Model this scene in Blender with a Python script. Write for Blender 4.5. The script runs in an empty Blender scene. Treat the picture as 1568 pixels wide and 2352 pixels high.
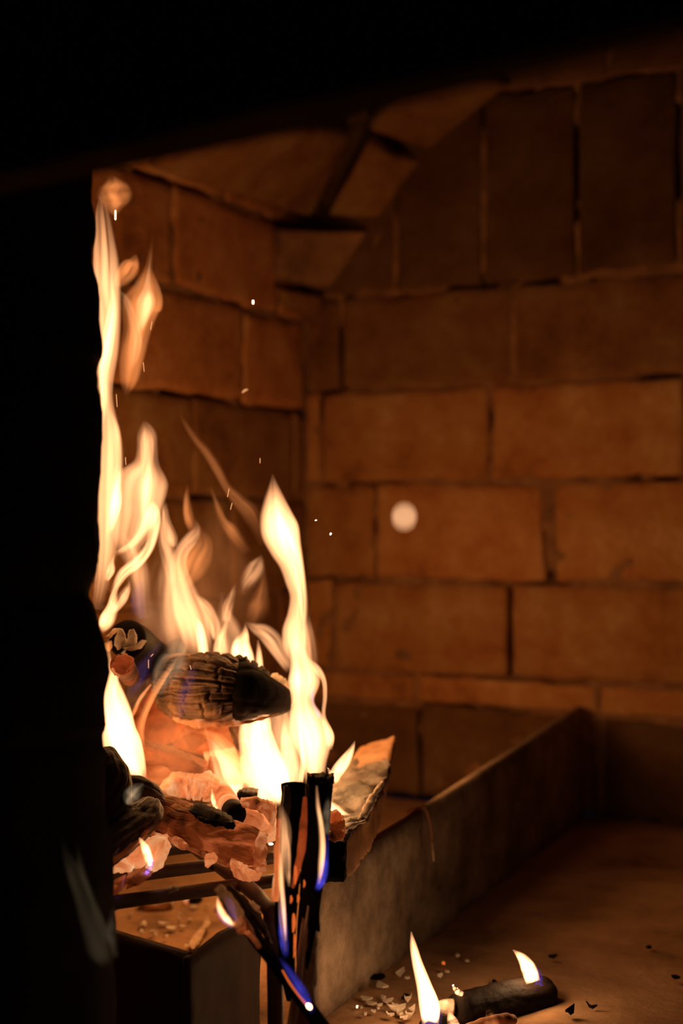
import bpy, bmesh, math, random
from mathutils import Vector, noise as mnoise
from mathutils.geometry import tessellate_polygon

SC = bpy.context.scene
COL = SC.collection

# ------------------------------------------------------------------ camera
FPX = 50.0 / 24.0 * 1568.0            # focal length in pixels of the 1568x2352 frame
YAW, PITCH = math.radians(27.5), math.radians(0.42)
CAM = Vector((0.936, -1.689, 0.36))
RIGHT = Vector((math.cos(YAW), math.sin(YAW), 0))
FLAT = Vector((-math.sin(YAW), math.cos(YAW), 0))
FWD = FLAT * math.cos(PITCH) + Vector((0, 0, 1)) * math.sin(PITCH)
UP = RIGHT.cross(FWD)
camd = bpy.data.cameras.new('camera')
camd.sensor_fit = 'HORIZONTAL'
camd.sensor_width = 24.0
camd.lens = 50.0
camd.clip_start = 0.01
camd.dof.use_dof = True
camd.dof.focus_distance = 0.985
camd.dof.aperture_fstop = 4.4
cam = bpy.data.objects.new('camera', camd)
COL.objects.link(cam)
cam.location = CAM
cam.rotation_euler = (math.pi / 2 + PITCH, 0, YAW)
SC.camera = cam

# ------------------------------------------------------------------ world and exposure
world = bpy.data.worlds.new('night')
SC.world = world
world.use_nodes = True
world.node_tree.nodes['Background'].inputs[0].default_value = (0.35, 0.25, 0.6, 1)
world.node_tree.nodes['Background'].inputs[1].default_value = 0.005
SC.view_settings.view_transform = 'Standard'
SC.view_settings.look = 'None'
SC.view_settings.exposure = 0.0
SC.view_settings.gamma = 1.0
SC.view_settings.use_curve_mapping = False
try:
    SC.cycles.caustics_reflective = False
    SC.cycles.caustics_refractive = False
    SC.cycles.sample_clamp_indirect = 3.0
    SC.cycles.max_bounces = 5
    SC.cycles.use_adaptive_sampling = True
    SC.cycles.adaptive_threshold = 0.03
    SC.cycles.adaptive_min_samples = 16
    SC.cycles.diffuse_bounces = 3
    SC.cycles.glossy_bounces = 2
except Exception:
    pass

# the light the burning fire gives off: (pixel x, pixel y, depth, watts, radius, colour)
FIRE = (1.0, 0.44, 0.14)
FIRE_LIGHTS = [
    (630, 1520, 1.31, 2.3, 0.05, FIRE),
    (650, 1330, 1.15, 0.45, 0.03, FIRE),
    (640, 1700, 1.15, 0.50, 0.03, FIRE),
    (300, 1150, 1.13, 0.42, 0.04, FIRE),
    (300, 760, 1.13, 0.25, 0.03, FIRE),
    (280, 1690, 1.05, 0.30, 0.02, FIRE),
    (430, 1740, 1.16, 0.30, 0.03, (1.0, 0.32, 0.09)),
]

# ------------------------------------------------------------------ helpers: picture geometry
def ray(px, py):
    return FWD + RIGHT * ((px - 784.0) / FPX) + UP * ((1176.0 - py) / FPX)

def P(px, py, Z):
    return CAM + ray(px, py) * Z

def onz(px, py, z):
    d = ray(px, py)
    return CAM + d * ((z - CAM.z) / d.z)

def onx(px, py, x):
    d = ray(px, py)
    return CAM + d * ((x - CAM.x) / d.x)

def ony(px, py, y):
    d = ray(px, py)
    return CAM + d * ((y - CAM.y) / d.y)

def n3(v, s=1.0, o=0.0):
    return mnoise.noise(Vector((v[0] * s + o, v[1] * s - o * 0.7, v[2] * s + o * 1.3)))

def catmull(pts, n):
    """pts: tuples of equal length, resampled to n tuples."""
    k = len(pts) - 1
    out = []
    for i in range(n):
        t = i / (n - 1) * k
        j = min(int(t), k - 1)
        f = t - j
        p0, p1, p2, p3 = pts[max(j - 1, 0)], pts[j], pts[j + 1], pts[min(j + 2, k)]
        out.append(tuple(0.5 * ((2 * b) + (c - a) * f + (2 * a - 5 * b + 4 * c - d) * f * f +
                                (3 * b - a - 3 * c + d) * f ** 3) for a, b, c, d in zip(p0, p1, p2, p3)))
    return out

# ------------------------------------------------------------------ helpers: objects
def tag(o, label=None, cat=None, group=None, kind=None):
    if label: o['label'] = label
    if cat: o['category'] = cat
    if group: o['group'] = group
    if kind: o['kind'] = kind
    return o

def build(name, verts, faces, mat, parent=None, smooth=True):
    me = bpy.data.meshes.new(name)
    me.from_pydata([tuple(v) for v in verts], [], faces)
    bm = bmesh.new(); bm.from_mesh(me)
    bmesh.ops.recalc_face_normals(bm, faces=bm.faces)
    bm.to_mesh(me); bm.free()
    me.materials.append(mat)
    if smooth:
        me.polygons.foreach_set('use_smooth', [True] * len(me.polygons))
    o = bpy.data.objects.new(name, me)
    COL.objects.link(o)
    if parent is not None:
        o.parent = parent
        o.matrix_parent_inverse = parent.matrix_world.inverted()
    return o

def thing(name, loc, label, cat, group=None):
    o = bpy.data.objects.new(name, None)
    COL.objects.link(o)
    o.empty_display_size = 0.02
    o.location = loc
    bpy.context.view_layer.update()
    return tag(o, label, cat, group)

# ------------------------------------------------------------------ materials
def nodes(name):
    m = bpy.data.materials.new(name)
    m.use_nodes = True
    nt = m.node_tree
    return m, nt, nt.nodes['Principled BSDF'], nt.nodes['Material Output']

def ramp(nt, stops):
    r = nt.nodes.new('ShaderNodeValToRGB')
    el = r.color_ramp.elements
    while len(el) < len(stops):
        el.new(0.5)
    for e, (p, c) in zip(el, stops):
        e.position = p
        e.color = (*c, 1)
    return r

def noise_node(nt, scale, detail=6, rough=0.6, dist=0.0, coord='Object', stretch=None):
    tc = nt.nodes.new('ShaderNodeTexCoord')
    n = nt.nodes.new('ShaderNodeTexNoise')
    n.inputs['Scale'].default_value = scale
    n.inputs['Detail'].default_value = detail
    n.inputs['Roughness'].default_value = rough
    n.inputs['Distortion'].default_value = dist
    if stretch:
        mp = nt.nodes.new('ShaderNodeMapping')
        mp.inputs['Scale'].default_value = stretch
        nt.links.new(tc.outputs[coord], mp.inputs[0])
        nt.links.new(mp.outputs[0], n.inputs[0])
    else:
        nt.links.new(tc.outputs[coord], n.inputs[0])
    return n

def surface(name, stops, scale=20, rough=0.85, bump=0.3, bscale=120, spec=0.3, stretch=None, vary=0.0, bdist=0.002):
    m, nt, b, out = nodes(name)
    n = noise_node(nt, scale, stretch=stretch)
    r = ramp(nt, stops)
    nt.links.new(n.outputs['Fac'], r.inputs[0])
    col = r.outputs[0]
    if vary:
        oi = nt.nodes.new('ShaderNodeObjectInfo')
        hs = nt.nodes.new('ShaderNodeHueSaturation')
        mr = nt.nodes.new('ShaderNodeMapRange')
        mr.inputs[3].default_value = 1 - vary
        mr.inputs[4].default_value = 1 + vary
        nt.links.new(oi.outputs['Random'], mr.inputs[0])
        nt.links.new(mr.outputs[0], hs.inputs['Value'])
        nt.links.new(col, hs.inputs['Color'])
        col = hs.outputs[0]
    nt.links.new(col, b.inputs['Base Color'])
    b.inputs['Roughness'].default_value = rough
    b.inputs['Specular IOR Level'].default_value = spec
    if bump:
        n2 = noise_node(nt, bscale, 8, 0.65, stretch=stretch)
        bp = nt.nodes.new('ShaderNodeBump')
        bp.inputs['Strength'].default_value = bump
        bp.inputs['Distance'].default_value = bdist
        nt.links.new(n2.outputs['Fac'], bp.inputs['Height'])
        nt.links.new(bp.outputs[0], b.inputs['Normal'])
    return m

def ember(name, base, stops, strength, scale=45, rough=0.9, stretch=None, dist=1.0):
    """Burning wood: an ashy surface whose hot patches glow by themselves."""
    m, nt, b, out = nodes(name)
    b.inputs['Roughness'].default_value = rough
    b.inputs['Specular IOR Level'].default_value = 0.1
    n0 = noise_node(nt, scale * 2.2, stretch=stretch)
    r0 = ramp(nt, [(0.35, tuple(c * 0.5 for c in base)), (0.65, base)])
    nt.links.new(n0.outputs['Fac'], r0.inputs[0])
    nt.links.new(r0.outputs[0], b.inputs['Base Color'])
    n = noise_node(nt, scale, 5, 0.6, dist, stretch=stretch)
    r = ramp(nt, stops)
    nt.links.new(n.outputs['Fac'], r.inputs[0])
    nt.links.new(r.outputs[0], b.inputs['Emission Color'])
    b.inputs['Emission Strength'].default_value = strength
    bp = nt.nodes.new('ShaderNodeBump')
    bp.inputs['Strength'].default_value = 0.5
    bp.inputs['Distance'].default_value = 0.002
    nt.links.new(n0.outputs['Fac'], bp.inputs['Height'])
    nt.links.new(bp.outputs[0], b.inputs['Normal'])
    return m

def glow(name, col, strength):
    m, nt, b, out = nodes(name)
    nt.nodes.remove(b)
    e = nt.nodes.new('ShaderNodeEmission')
    e.inputs[0].default_value = (*col, 1)
    e.inputs[1].default_value = strength
    nt.links.new(e.outputs[0], out.inputs['Surface'])
    return m

def gas(name, col, density):
    """Burning gas: a volume that only gives off light, brighter where it is thicker."""
    m, nt, b, out = nodes(name)
    nt.nodes.remove(b)
    e = nt.nodes.new('ShaderNodeEmission')
    e.inputs[0].default_value = (*col, 1)
    e.inputs[1].default_value = density
    nt.links.new(e.outputs[0], out.inputs['Volume'])
    return m

M = {}
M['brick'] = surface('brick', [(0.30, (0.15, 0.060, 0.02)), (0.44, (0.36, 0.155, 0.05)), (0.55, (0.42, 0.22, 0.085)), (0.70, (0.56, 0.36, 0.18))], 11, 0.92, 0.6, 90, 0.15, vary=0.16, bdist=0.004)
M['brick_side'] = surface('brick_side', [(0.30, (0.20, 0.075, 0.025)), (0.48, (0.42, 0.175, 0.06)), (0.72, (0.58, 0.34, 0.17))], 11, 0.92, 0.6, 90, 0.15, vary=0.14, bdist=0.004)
M['mortar'] = surface('mortar', [(0.3, (0.16, 0.08, 0.04)), (0.7, (0.40, 0.22, 0.11))], 25, 0.95, 0.8, 150, 0.1, bdist=0.004)
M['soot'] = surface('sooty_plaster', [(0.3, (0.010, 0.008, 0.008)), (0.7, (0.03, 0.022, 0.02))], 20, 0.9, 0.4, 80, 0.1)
M['hood'] = surface('sooty_hood', [(0.3, (0.026, 0.016, 0.007)), (0.7, (0.05, 0.030, 0.012))], 20, 0.95, 0.3, 80, 0.0)
M['floor'] = surface('hearth_floor', [(0.30, (0.05, 0.03, 0.018)), (0.45, (0.28, 0.16, 0.08)), (0.70, (0.52, 0.32, 0.18))], 6, 0.9, 0.5, 60, 0.15, bdist=0.003)
M['slab'] = surface('concrete', [(0.3, (0.06, 0.04, 0.028)), (0.5, (0.22, 0.16, 0.11)), (0.72, (0.46, 0.36, 0.26))], 16, 0.85, 0.5, 110, 0.25, bdist=0.003)
M['steel'] = surface('dark_steel', [(0.3, (0.05, 0.03, 0.022)), (0.7, (0.12, 0.065, 0.04))], 30, 0.55, 0.25, 160, 0.5)
M['rust'] = surface('rusty_steel', [(0.3, (0.02, 0.010, 0.006)), (0.7, (0.06, 0.028, 0.013))], 25, 0.75, 0.35, 140, 0.3)
M['char'] = surface('charcoal', [(0.3, (0.003, 0.0025, 0.0025)), (0.7, (0.012, 0.008, 0.006))], 40, 0.75, 0.6, 200, 0.04)
M['charbrown'] = surface('charred_wood', [(0.30, (0.012, 0.008, 0.005)), (0.52, (0.11, 0.058, 0.03)), (0.75, (0.34, 0.20, 0.10))], 45, 0.6, 0.8, 170, 0.4)
M['bark'] = surface('burnt_bark', [(0.3, (0.012, 0.008, 0.007)), (0.55, (0.06, 0.032, 0.018)), (0.8, (0.20, 0.10, 0.05))], 22, 0.6, 0.8, 120, 0.45)
M['charlog'] = surface('charred_bark', [(0.3, (0.005, 0.004, 0.003)), (0.6, (0.02, 0.011, 0.007)), (0.8, (0.07, 0.035, 0.018))], 25, 0.7, 0.8, 130, 0.12)
M['wood'] = surface('split_wood', [(0.3, (0.13, 0.055, 0.02)), (0.7, (0.36, 0.18, 0.075))], 30, 0.7, 0.5, 150, 0.3, stretch=(1, 1, 0.12))
M['palewood'] = surface('pale_wood', [(0.3, (0.28, 0.15, 0.07)), (0.7, (0.60, 0.40, 0.22))], 40, 0.7, 0.4, 150, 0.3, stretch=(1, 1, 0.1))
M['ash'] = surface('ash', [(0.3, (0.34, 0.28, 0.22)), (0.7, (0.72, 0.62, 0.50))], 60, 0.95, 0.7, 260, 0.1)
M['chip'] = surface('bark_chip', [(0.3, (0.30, 0.20, 0.13)), (0.7, (0.66, 0.48, 0.32))], 50, 0.85, 0.5, 200, 0.2)
M['brick_dark'] = surface('brick_dark', [(0.30, (0.06, 0.026, 0.010)), (0.46, (0.115, 0.055, 0.02)), (0.56, (0.14, 0.075, 0.03)), (0.72, (0.20, 0.12, 0.06))], 9, 0.92, 0.6, 90, 0.15, vary=0.16, bdist=0.004)  # dark brick copy; also holds the painted shade at the back wall foot
M['brick_half'] = surface('brick_half_dark', [(0.30, (0.10, 0.042, 0.015)), (0.46, (0.22, 0.10, 0.035)), (0.56, (0.26, 0.14, 0.055)), (0.72, (0.36, 0.22, 0.11))], 11, 0.92, 0.6, 90, 0.15, vary=0.16, bdist=0.004)  # in-between brick tone for lower left wall, corner and one back course
for k_ in ('brick', 'brick_side', 'brick_dark', 'brick_half', 'floor', 'slab'):
    for n_ in M[k_].node_tree.nodes:
        if n_.type == 'TEX_NOISE' and n_.inputs['Scale'].default_value < 30:
            n_.inputs['Roughness'].default_value = 0.72
            n_.inputs['Detail'].default_value = 10
M['ember_red'] = ember('ember_red', (0.10, 0.035, 0.015), [(0.30, (0.16, 0.018, 0.003)), (0.50, (0.50, 0.072, 0.012)), (0.72, (1.0, 0.24, 0.06))], 0.75, 30)
M['ember_hot'] = ember('ember_hot', (0.34, 0.16, 0.09), [(0.30, (0.40, 0.06, 0.012)), (0.48, (0.85, 0.24, 0.075)), (0.60, (1.0, 0.42, 0.17)), (0.74, (1.2, 0.75, 0.42))], 0.72, 42)
M['ember_mid'] = ember('ember_mid', (0.36, 0.19, 0.11), [(0.36, (0.05, 0.006, 0.001)), (0.52, (0.40, 0.08, 0.018)), (0.72, (1.0, 0.40, 0.16))], 0.7, 60)
M['ember_log'] = ember('ember_log', (0.40, 0.22, 0.13), [(0.38, (0.0, 0.0, 0.0)), (0.55, (0.12, 0.018, 0.003)), (0.76, (0.80, 0.17, 0.045))], 0.8, 22, stretch=(1, 1, 2))
M['ember_dark'] = ember('ember_dark', (0.12, 0.045, 0.025), [(0.35, (0.10, 0.012, 0.002)), (0.70, (0.42, 0.06, 0.012))], 0.8, 40)
M['ember_crack'] = ember('ember_crack', (0.03, 0.02, 0.015), [(0.46, (0.0, 0.0, 0.0)), (0.60, (0.25, 0.03, 0.004)), (0.78, (1.0, 0.18, 0.04))], 0.9, 40, stretch=(1, 1, 0.35))
M['coal'] = ember('coal', (0.05, 0.03, 0.02), [(0.45, (0.0, 0.0, 0.0)), (0.70, (0.35, 0.03, 0.006))], 0.8, 40)
M['spark'] = glow('spark', (1.0, 0.62, 0.34), 6.0)
M['spark_dim'] = glow('spark_dim', (1.0, 0.42, 0.16), 1.1)
M['spark_disc'] = glow('spark_disc', (1.0, 0.53, 0.26), 5.2)
M['hotline'] = glow('hot_line', (1.0, 0.17, 0.03), 0.75)

# ------------------------------------------------------------------ shape builders
def log_mesh(name, pts, mat, parent=None, na=64, nl=90, disp=None, up=(0, 0, 1), cap=0.25, seed=0, rough=0.0, squash=1.0, profile=None):
    """Swept log. pts: (px, py, Z, radius in px). The ends are rounded over `cap` of the end radius."""
    rows = catmull(pts, nl)
    ctr = [P(r[0], r[1], r[2]) for r in rows]
    rad = [max(r[3], 0.3) * r[2] / FPX for r in rows]
    L = [0.0]
    for i in range(1, nl):
        L.append(L[-1] + (ctr[i] - ctr[i - 1]).length)
    V, F = [], []
    upv = Vector(up)
    for i in range(nl):
        t = (ctr[min(i + 1, nl - 1)] - ctr[max(i - 1, 0)]).normalized()
        s = t.cross(upv).normalized()
        w = s.cross(t).normalized()
        e = min(L[i], L[-1] - L[i]) / max(cap * rad[i], 1e-6)
        k = 1.0 if e >= 1 else math.sqrt(max(0.0, 1 - (1 - e) ** 2)) * 0.5 + 0.5
        for j in range(na):
            a = 2 * math.pi * j / na
            r = rad[i] * k
            if profile:
                r *= profile(a)
            q = ctr[i] + (s * math.cos(a) + w * (math.sin(a) * squash)) * r
            d = 0.0
            if disp:
                d += disp(j / na, L[i]) * rad[i]
            if rough:
                d += rough * rad[i] * (n3(q, 60, seed) + 0.6 * n3(q, 150, seed + 3))
            V.append(q + (s * math.cos(a) + w * math.sin(a)) * d)
    for i in range(nl - 1):
        for j in range(na):
            k2 = (j + 1) % na
            F.append((i * na + j, i * na + k2, (i + 1) * na + k2, (i + 1) * na + j))
    for end, i in ((0, 0), (1, nl - 1)):
        base = len(V)
        c = ctr[i]
        for ringk in (0.72, 0.4):
            for j in range(na):
                v = V[i * na + j]
                q = c + (v - c) * ringk
                V.append(q + Vector((n3(q, 120, 7), n3(q, 120, 17), n3(q, 120, 27))) * rad[i] * 0.10)
        V.append(c)
        for j in range(na):
            k2 = (j + 1) % na
            F.append((i * na + j, i * na + k2, base + k2, base + j))
            F.append((base + j, base + k2, base + na + k2, base + na + j))
            F.append((base + na + j, base + na + k2, base + 2 * na))
    return build(name, V, F, mat, parent)

def gator(seed, strips, pitch, depth, w=0.16, wob=0.05, grain=0.3):
    """Alligator cracking of charred wood: strips along the grain broken by cross cracks every `pitch` metres."""
    rnd = random.Random(seed)
    off = [rnd.random() for _ in range(strips + 1)]
    lift = [[rnd.uniform(-1, 1) for _ in range(80)] for _ in range(strips)]
    pk = [rnd.uniform(0.7, 1.9) for _ in range(strips)]
    edges = sorted([(k + rnd.uniform(-0.36, 0.36)) / strips for k in range(strips)])
    def f(a, s):
        a = (a + wob * mnoise.noise(Vector((s * 40, seed, math.sin(a * 6.28))))) % 1.0
        k = strips - 1
        for q in range(strips - 1):
            if edges[q] <= a < edges[q + 1]:
                k = q
                break
        lo = edges[k]
        hi = edges[k + 1] if k < strips - 1 else edges[0] + 1
        aa = a if a >= lo else a + 1
        u = (aa - lo) / (hi - lo)
        da = min(u, 1 - u)
        x = s / (pitch * pk[k]) + off[k] + 0.15 * mnoise.noise(Vector((a * 20, s * 60, seed)))
        ix = int(math.floor(x))
        fx = x - ix
        ds = min(fx, 1 - fx)
        g = math.exp(-(da / w) ** 2) + 0.8 * math.exp(-(ds / (w * 0.7)) ** 2)
        gr = mnoise.noise(Vector((a * 110, s * 60, seed * 1.7))) + 0.5 * mnoise.noise(Vector((a * 45, s * 160, seed * 2.7)))
        return depth * (-min(g, 1.2) + 0.55 * lift[k][ix % 80] + grain * gr)
    return f

def chunk(name, outline, Z, thick, mat, parent=None, seed=0, p=5.0, tilt=(0, 0), rough=0.0012, n=44, jag=1.5, bulge=1.0):
    """Irregular solid piece: star-shaped outline in pixels at depth Z, `thick` metres deep, tilted in depth."""
    m = len(outline)
    cx = sum(o[0] for o in outline) / m
    cy = sum(o[1] for o in outline) / m
    per = []
    for i in range(m):
        a, b = outline[i], outline[(i + 1) % m]
        per.append(math.hypot(b[0] - a[0], b[1] - a[1]))
    tot = sum(per)
    rnd = random.Random(seed)
    ring = []
    for k in range(n):
        d = tot * k / n
        i = 0
        while d > per[i]:
            d -= per[i]; i += 1
        a, b = outline[i], outline[(i + 1) % m]
        f = d / max(per[i], 1e-6)
        ring.append((a[0] + (b[0] - a[0]) * f + rnd.uniform(-jag, jag), a[1] + (b[1] - a[1]) * f + rnd.uniform(-jag, jag)))
    prof = [(1.0, 0.55), (0.97, 0.8), (0.86, None), (0.62, None), (0.33, None)]
    V, F = [], []
    def put(x, y, r, sgn, h):
        zz = Z + (x - cx) * tilt[0] * 0.001 + (y - cy) * tilt[1] * 0.001
        q = P(x, y, zz)
        dd = thick * 0.5 * h * sgn
        q = q - FWD * dd
        if rough:
            q = q + Vector((n3(q, 160, seed), n3(q, 160, seed + 9), n3(q, 160, seed + 5))) * rough + \
                Vector((n3(q, 420, seed), n3(q, 420, seed + 9), n3(q, 420, seed + 5))) * rough * 0.5
        V.append(q)
    for sgn in (1, -1):
        for r, h in prof:
            if h is None:
                h = 0.8 + 0.2 * (1 - r ** p) + bulge * 0.25 * (1 - r)
            for (x, y) in ring:
                put(cx + (x - cx) * r, cy + (y - cy) * r, r, sgn, h)
        put(cx, cy, 0, sgn, 1.0 + bulge * 0.25)
    nr = len(prof)
    stride = nr * n + 1
    for s in (0, 1):
        o = s * stride
        for k in range(nr - 1):
            for j in range(n):
                j2 = (j + 1) % n
                F.append((o + k * n + j, o + k * n + j2, o + (k + 1) * n + j2, o + (k + 1) * n + j))
        for j in range(n):
            F.append((o + (nr - 1) * n + j, o + (nr - 1) * n + (j + 1) % n, o + nr * n))
    for j in range(n):
        j2 = (j + 1) % n
        F.append((j, j2, stride + j2, stride + j))
    return build(name, V, F, mat, parent)

GASES = {}
HUES = {'fire': (1.0, 0.44, 0.18), 'orange': (1.0, 0.31, 0.085), 'blue': (0.10, 0.09, 1.0), 'violet': (0.36, 0.17, 0.55), 'grey': (1.0, 0.70, 0.40)}
def flame(name, pts, Z, level, hue='fire', parent=None, depth=0.55, label=None, group=None, n=100, m=24, soft=0.9, base=0.12, skew=0.0, cat='flame'):
    """Tongue of burning gas. pts: (px, py, half width in px) from base to tip; lens-shaped in section, streaky in thickness."""
    rows = catmull(pts, n)
    wf = 1.05 if level > 2.5 else (1.18 if level > 1.2 else 1.3)
    wmax = max(p[2] for p in pts) * wf * Z / FPX
    tmax = 2 * wmax * depth
    mat = gas(name + '_gas', HUES[hue], level / tmax)
    V, F = [], []
    ss = [math.sin(math.pi * (i / m - 0.5)) for i in range(m + 1)]
    idx = []
    rnd = random.Random(int(pts[0][0] * 7 + pts[0][1]))
    sd = rnd.uniform(0, 50)
    sk = skew or rnd.choice((-0.45, -0.25, 0.25, 0.45))
    streak = 0.55 if level > 2.5 else 1.0
    grid, tang = [], []
    for i, (x, y, w) in enumerate(rows):
        w = max(w * wf, 0.8)
        a = rows[min(i + 6, n - 1)]; b = rows[max(i - 6, 0)]
        dx, dy = a[0] - b[0], a[1] - b[1]
        l = math.hypot(dx, dy) or 1
        dx, dy = dx / l, dy / l
        line = [(x - dy * w * s, y + dx * w * s) for s in ss]
        if i:
            # never let the rim run backwards in a tight bend: the gas body must not fold into itself
            for k, q in enumerate(line):
                o = grid[-1][k]
                adv = (q[0] - o[0]) * dx + (q[1] - o[1]) * dy
                if adv < 0.05:
                    line[k] = (q[0] + dx * (0.05 - adv), q[1] + dy * (0.05 - adv))
        grid.append(line)
    for i, (x, y, w) in enumerate(rows):
        t = i / (n - 1)
        w = max(w * wf, 0.8)
        zz = Z + 0.006 * mnoise.noise(Vector((t * 5, sd, 0)))
        wm = w * zz / FPX
        th = depth * wm
        if t < base:
            f = t / base
            th *= 0.12 + 0.88 * f * f * (3 - 2 * f)
        if t > 0.7:
            th *= max(0.06, (1 - t) / 0.3) ** 0.6
        front, back = [], []
        for k, s in enumerate(ss):
            c = P(grid[i][k][0], grid[i][k][1], zz + 0.25 * wm * mnoise.noise(Vector((t * 6, s * 1.5, sd))))
            h = th * (1 - s * s) ** soft
            # streaks along the flow: the sheet is thicker and thinner across, one rim often the brighter
            sw = s + 0.35 * mnoise.noise(Vector((t * 3.5, sd, 9.1)))
            g = mnoise.noise(Vector((t * 2.2 + sd, sw * 2.3, 3.3))) + 0.6 * mnoise.noise(Vector((t * 3.0 + sd, sw * 6.0, 7.7)))
            h *= max(0.12, 1.0 + streak * 0.85 * g) * (1 + sk * s)
            h = max(h, 1.5e-4)
            if k in (0, m):
                V.append(c); front.append(len(V) - 1); back.append(len(V) - 1)
            else:
                V.append(c - FWD * h); front.append(len(V) - 1)
                V.append(c + FWD * h); back.append(len(V) - 1)
        idx.append((front, back))
    for i in range(n - 1):
        f0, b0 = idx[i]; f1, b1 = idx[i + 1]
        for k in range(m):
            for A, B in ((f0, f1), (b0, b1)):
                F.append((A[k], A[k + 1], B[k + 1], B[k]))
    for (f, b) in (idx[0], idx[-1]):
        for k in range(m):
            q = []
            for v in (f[k], f[k + 1], b[k + 1], b[k]):
                if v not in q:
                    q.append(v)
            if len(q) >= 3:
                F.append(tuple(q))
    o = build(name, V, F, mat, parent)
    if parent is None:
        tag(o, label, cat, group)
    return o

def lamp(px, py, Z, watts, radius, col, parent):
    ld = bpy.data.lights.new('firelight', 'POINT')
    ld.energy = watts
    ld.shadow_soft_size = radius
    ld.color = col
    lo = bpy.data.objects.new('firelight', ld)
    COL.objects.link(lo)
    lo.location = P(px, py, Z)
    if parent is not None:
        lo.parent = parent
        lo.matrix_parent_inverse = parent.matrix_world.inverted()
    return lo

def brick(corners, normal, parent, mat, depth=0.025, nx=16, ny=9, seed=0, rnd=0.0035, gap=0.003, proud=0.0):
    """corners bl, br, tr, tl on the wall face; irregular rounded face, skirt sunk into the wall."""
    bl, br, tr, tl = corners
    wx = ((br - bl).length + (tr - tl).length) / 2
    wy = ((tl - bl).length + (tr - br).length) / 2
    V, F = [], []
    def at(a, b):
        return bl * (1 - a) * (1 - b) + br * a * (1 - b) + tr * a * b + tl * (1 - a) * b
    def dist(i, n):
        t = i / n
        # denser rows near the edges
        return 0.5 - 0.5 * math.cos(math.pi * t) if n > 2 else t
    ex, ey = (br - bl).normalized(), (tl - bl).normalized()
    for j in range(ny + 1):
        for i in range(nx + 1):
            a, b = dist(i, nx), dist(j, ny)
            ga, gb = gap / wx, gap / wy
            q = at(ga + a * (1 - 2 * ga), gb + b * (1 - 2 * gb))
            d = min(a, 1 - a) * wx
            e = min(b, 1 - b) * wy
            h = 0.0
            for x in (d, e):
                if x < rnd:
                    h -= rnd * (1 - math.sqrt(max(0, 1 - (1 - x / rnd) ** 2)))
            h += 0.0022 * n3(q, 18, seed) + 0.0012 * n3(q, 60, seed)
            edge = 0.0045 if (i in (0, nx) or j in (0, ny)) else 0.0015
            q = q + ex * edge * n3(q, 35, seed + 4) + ey * edge * n3(q, 35, seed + 8)
            V.append(q + normal * (h + proud))
    W = nx + 1
    for j in range(ny):
        for i in range(nx):
            F.append((j * W + i, j * W + i + 1, (j + 1) * W + i + 1, (j + 1) * W + i))
    loop = [i for i in range(nx)] + [j * W + nx for j in range(ny)] + [ny * W + i for i in range(nx, 0, -1)] + [j * W for j in range(ny, 0, -1)]
    base = len(V)
    for v in loop:
        V.append(V[v] - normal * depth)
    n = len(loop)
    for k in range(n):
        F.append((loop[k], loop[(k + 1) % n], base + (k + 1) % n, base + k))
    F.append(tuple(base + k for k in range(n)))
    return build('brick', V, F, mat, parent)

def sheet(name, origin, ax, ay, lx, ly, normal, nx, ny, mat, thick, heightf, parent=None):
    """A wall or floor body: relief face and a flat back."""
    V, F = [], []
    for j in range(ny + 1):
        for i in range(nx + 1):
            q = origin + ax * (lx * i / nx) + ay * (ly * j / ny)
            V.append(q + normal * heightf(q))
    W = nx + 1
    for j in range(ny):
        for i in range(nx):
            F.append((j * W + i, j * W + i + 1, (j + 1) * W + i + 1, (j + 1) * W + i))
    loop = [i for i in range(nx)] + [j * W + nx for j in range(ny)] + [ny * W + i for i in range(nx, 0, -1)] + [j * W for j in range(ny, 0, -1)]
    base = len(V)
    for v in loop:
        q = V[v]
        d = (q - origin).dot(normal)
        V.append(q - normal * (d + thick))
    n = len(loop)
    for k in range(n):
        F.append((loop[k], loop[(k + 1) % n], base + (k + 1) % n, base + k))
    F.append(tuple(base + k for k in range(n)))
    return build(name, V, F, mat, parent)

# ------------------------------------------------------------------ the setting
X, Y, Zv = Vector((1, 0, 0)), Vector((0, 1, 0)), Vector((0, 0, 1))
TOP = 1.20
def joint_relief(q):
    g = n3(q, 9, 2.0) + 0.5 * n3(q, 40, 5.0)
    return -0.0022 - 0.0025 * n3(q, 50, 1.0) - (0.022 if g > 0.30 else (0.010 if g > 0.18 else 0.0))

wall_back = sheet('wall_back', Vector((-0.12, 0, 0)), X, Zv, 1.74, TOP, -Y, 240, 150, M['mortar'], 0.08, joint_relief)
tag(wall_back, 'brick back wall of the fireplace, darker at top and foot, with crumbling joints', 'wall', kind='structure')
ZJ = [0.0, 0.124, 0.162, 0.284, 0.412, 0.536, 0.663, 0.905, 1.03, 1.15]
UJ = {0: [-0.02, 0.17, 0.415, 0.66, 0.905, 1.15, 1.29],
      1: [0.0, 0.165, 0.41, 0.655, 0.90, 1.145, 1.29],
      2: [0.0, 0.041, 0.295, 0.54, 0.785, 1.03, 1.28],
      3: [0.0, 0.106, 0.350, 0.60, 0.845, 1.09, 1.29],
      4: [0.0, 0.025, 0.2705, 0.52, 0.765, 1.01, 1.26],
      5: [0.0, 0.055, 0.301, 0.548, 0.79, 1.035, 1.28],
      6: [-0.02, 0.02, 0.137, 0.26, 0.384, 0.510, 0.635, 0.76, 0.885, 1.01, 1.135, 1.26],
      7: [-0.02, 0.18, 0.425, 0.67, 0.915, 1.16, 1.29],
      8: [-0.02, 0.06, 0.305, 0.55, 0.795, 1.04, 1.285]}
sd = 1
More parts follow.
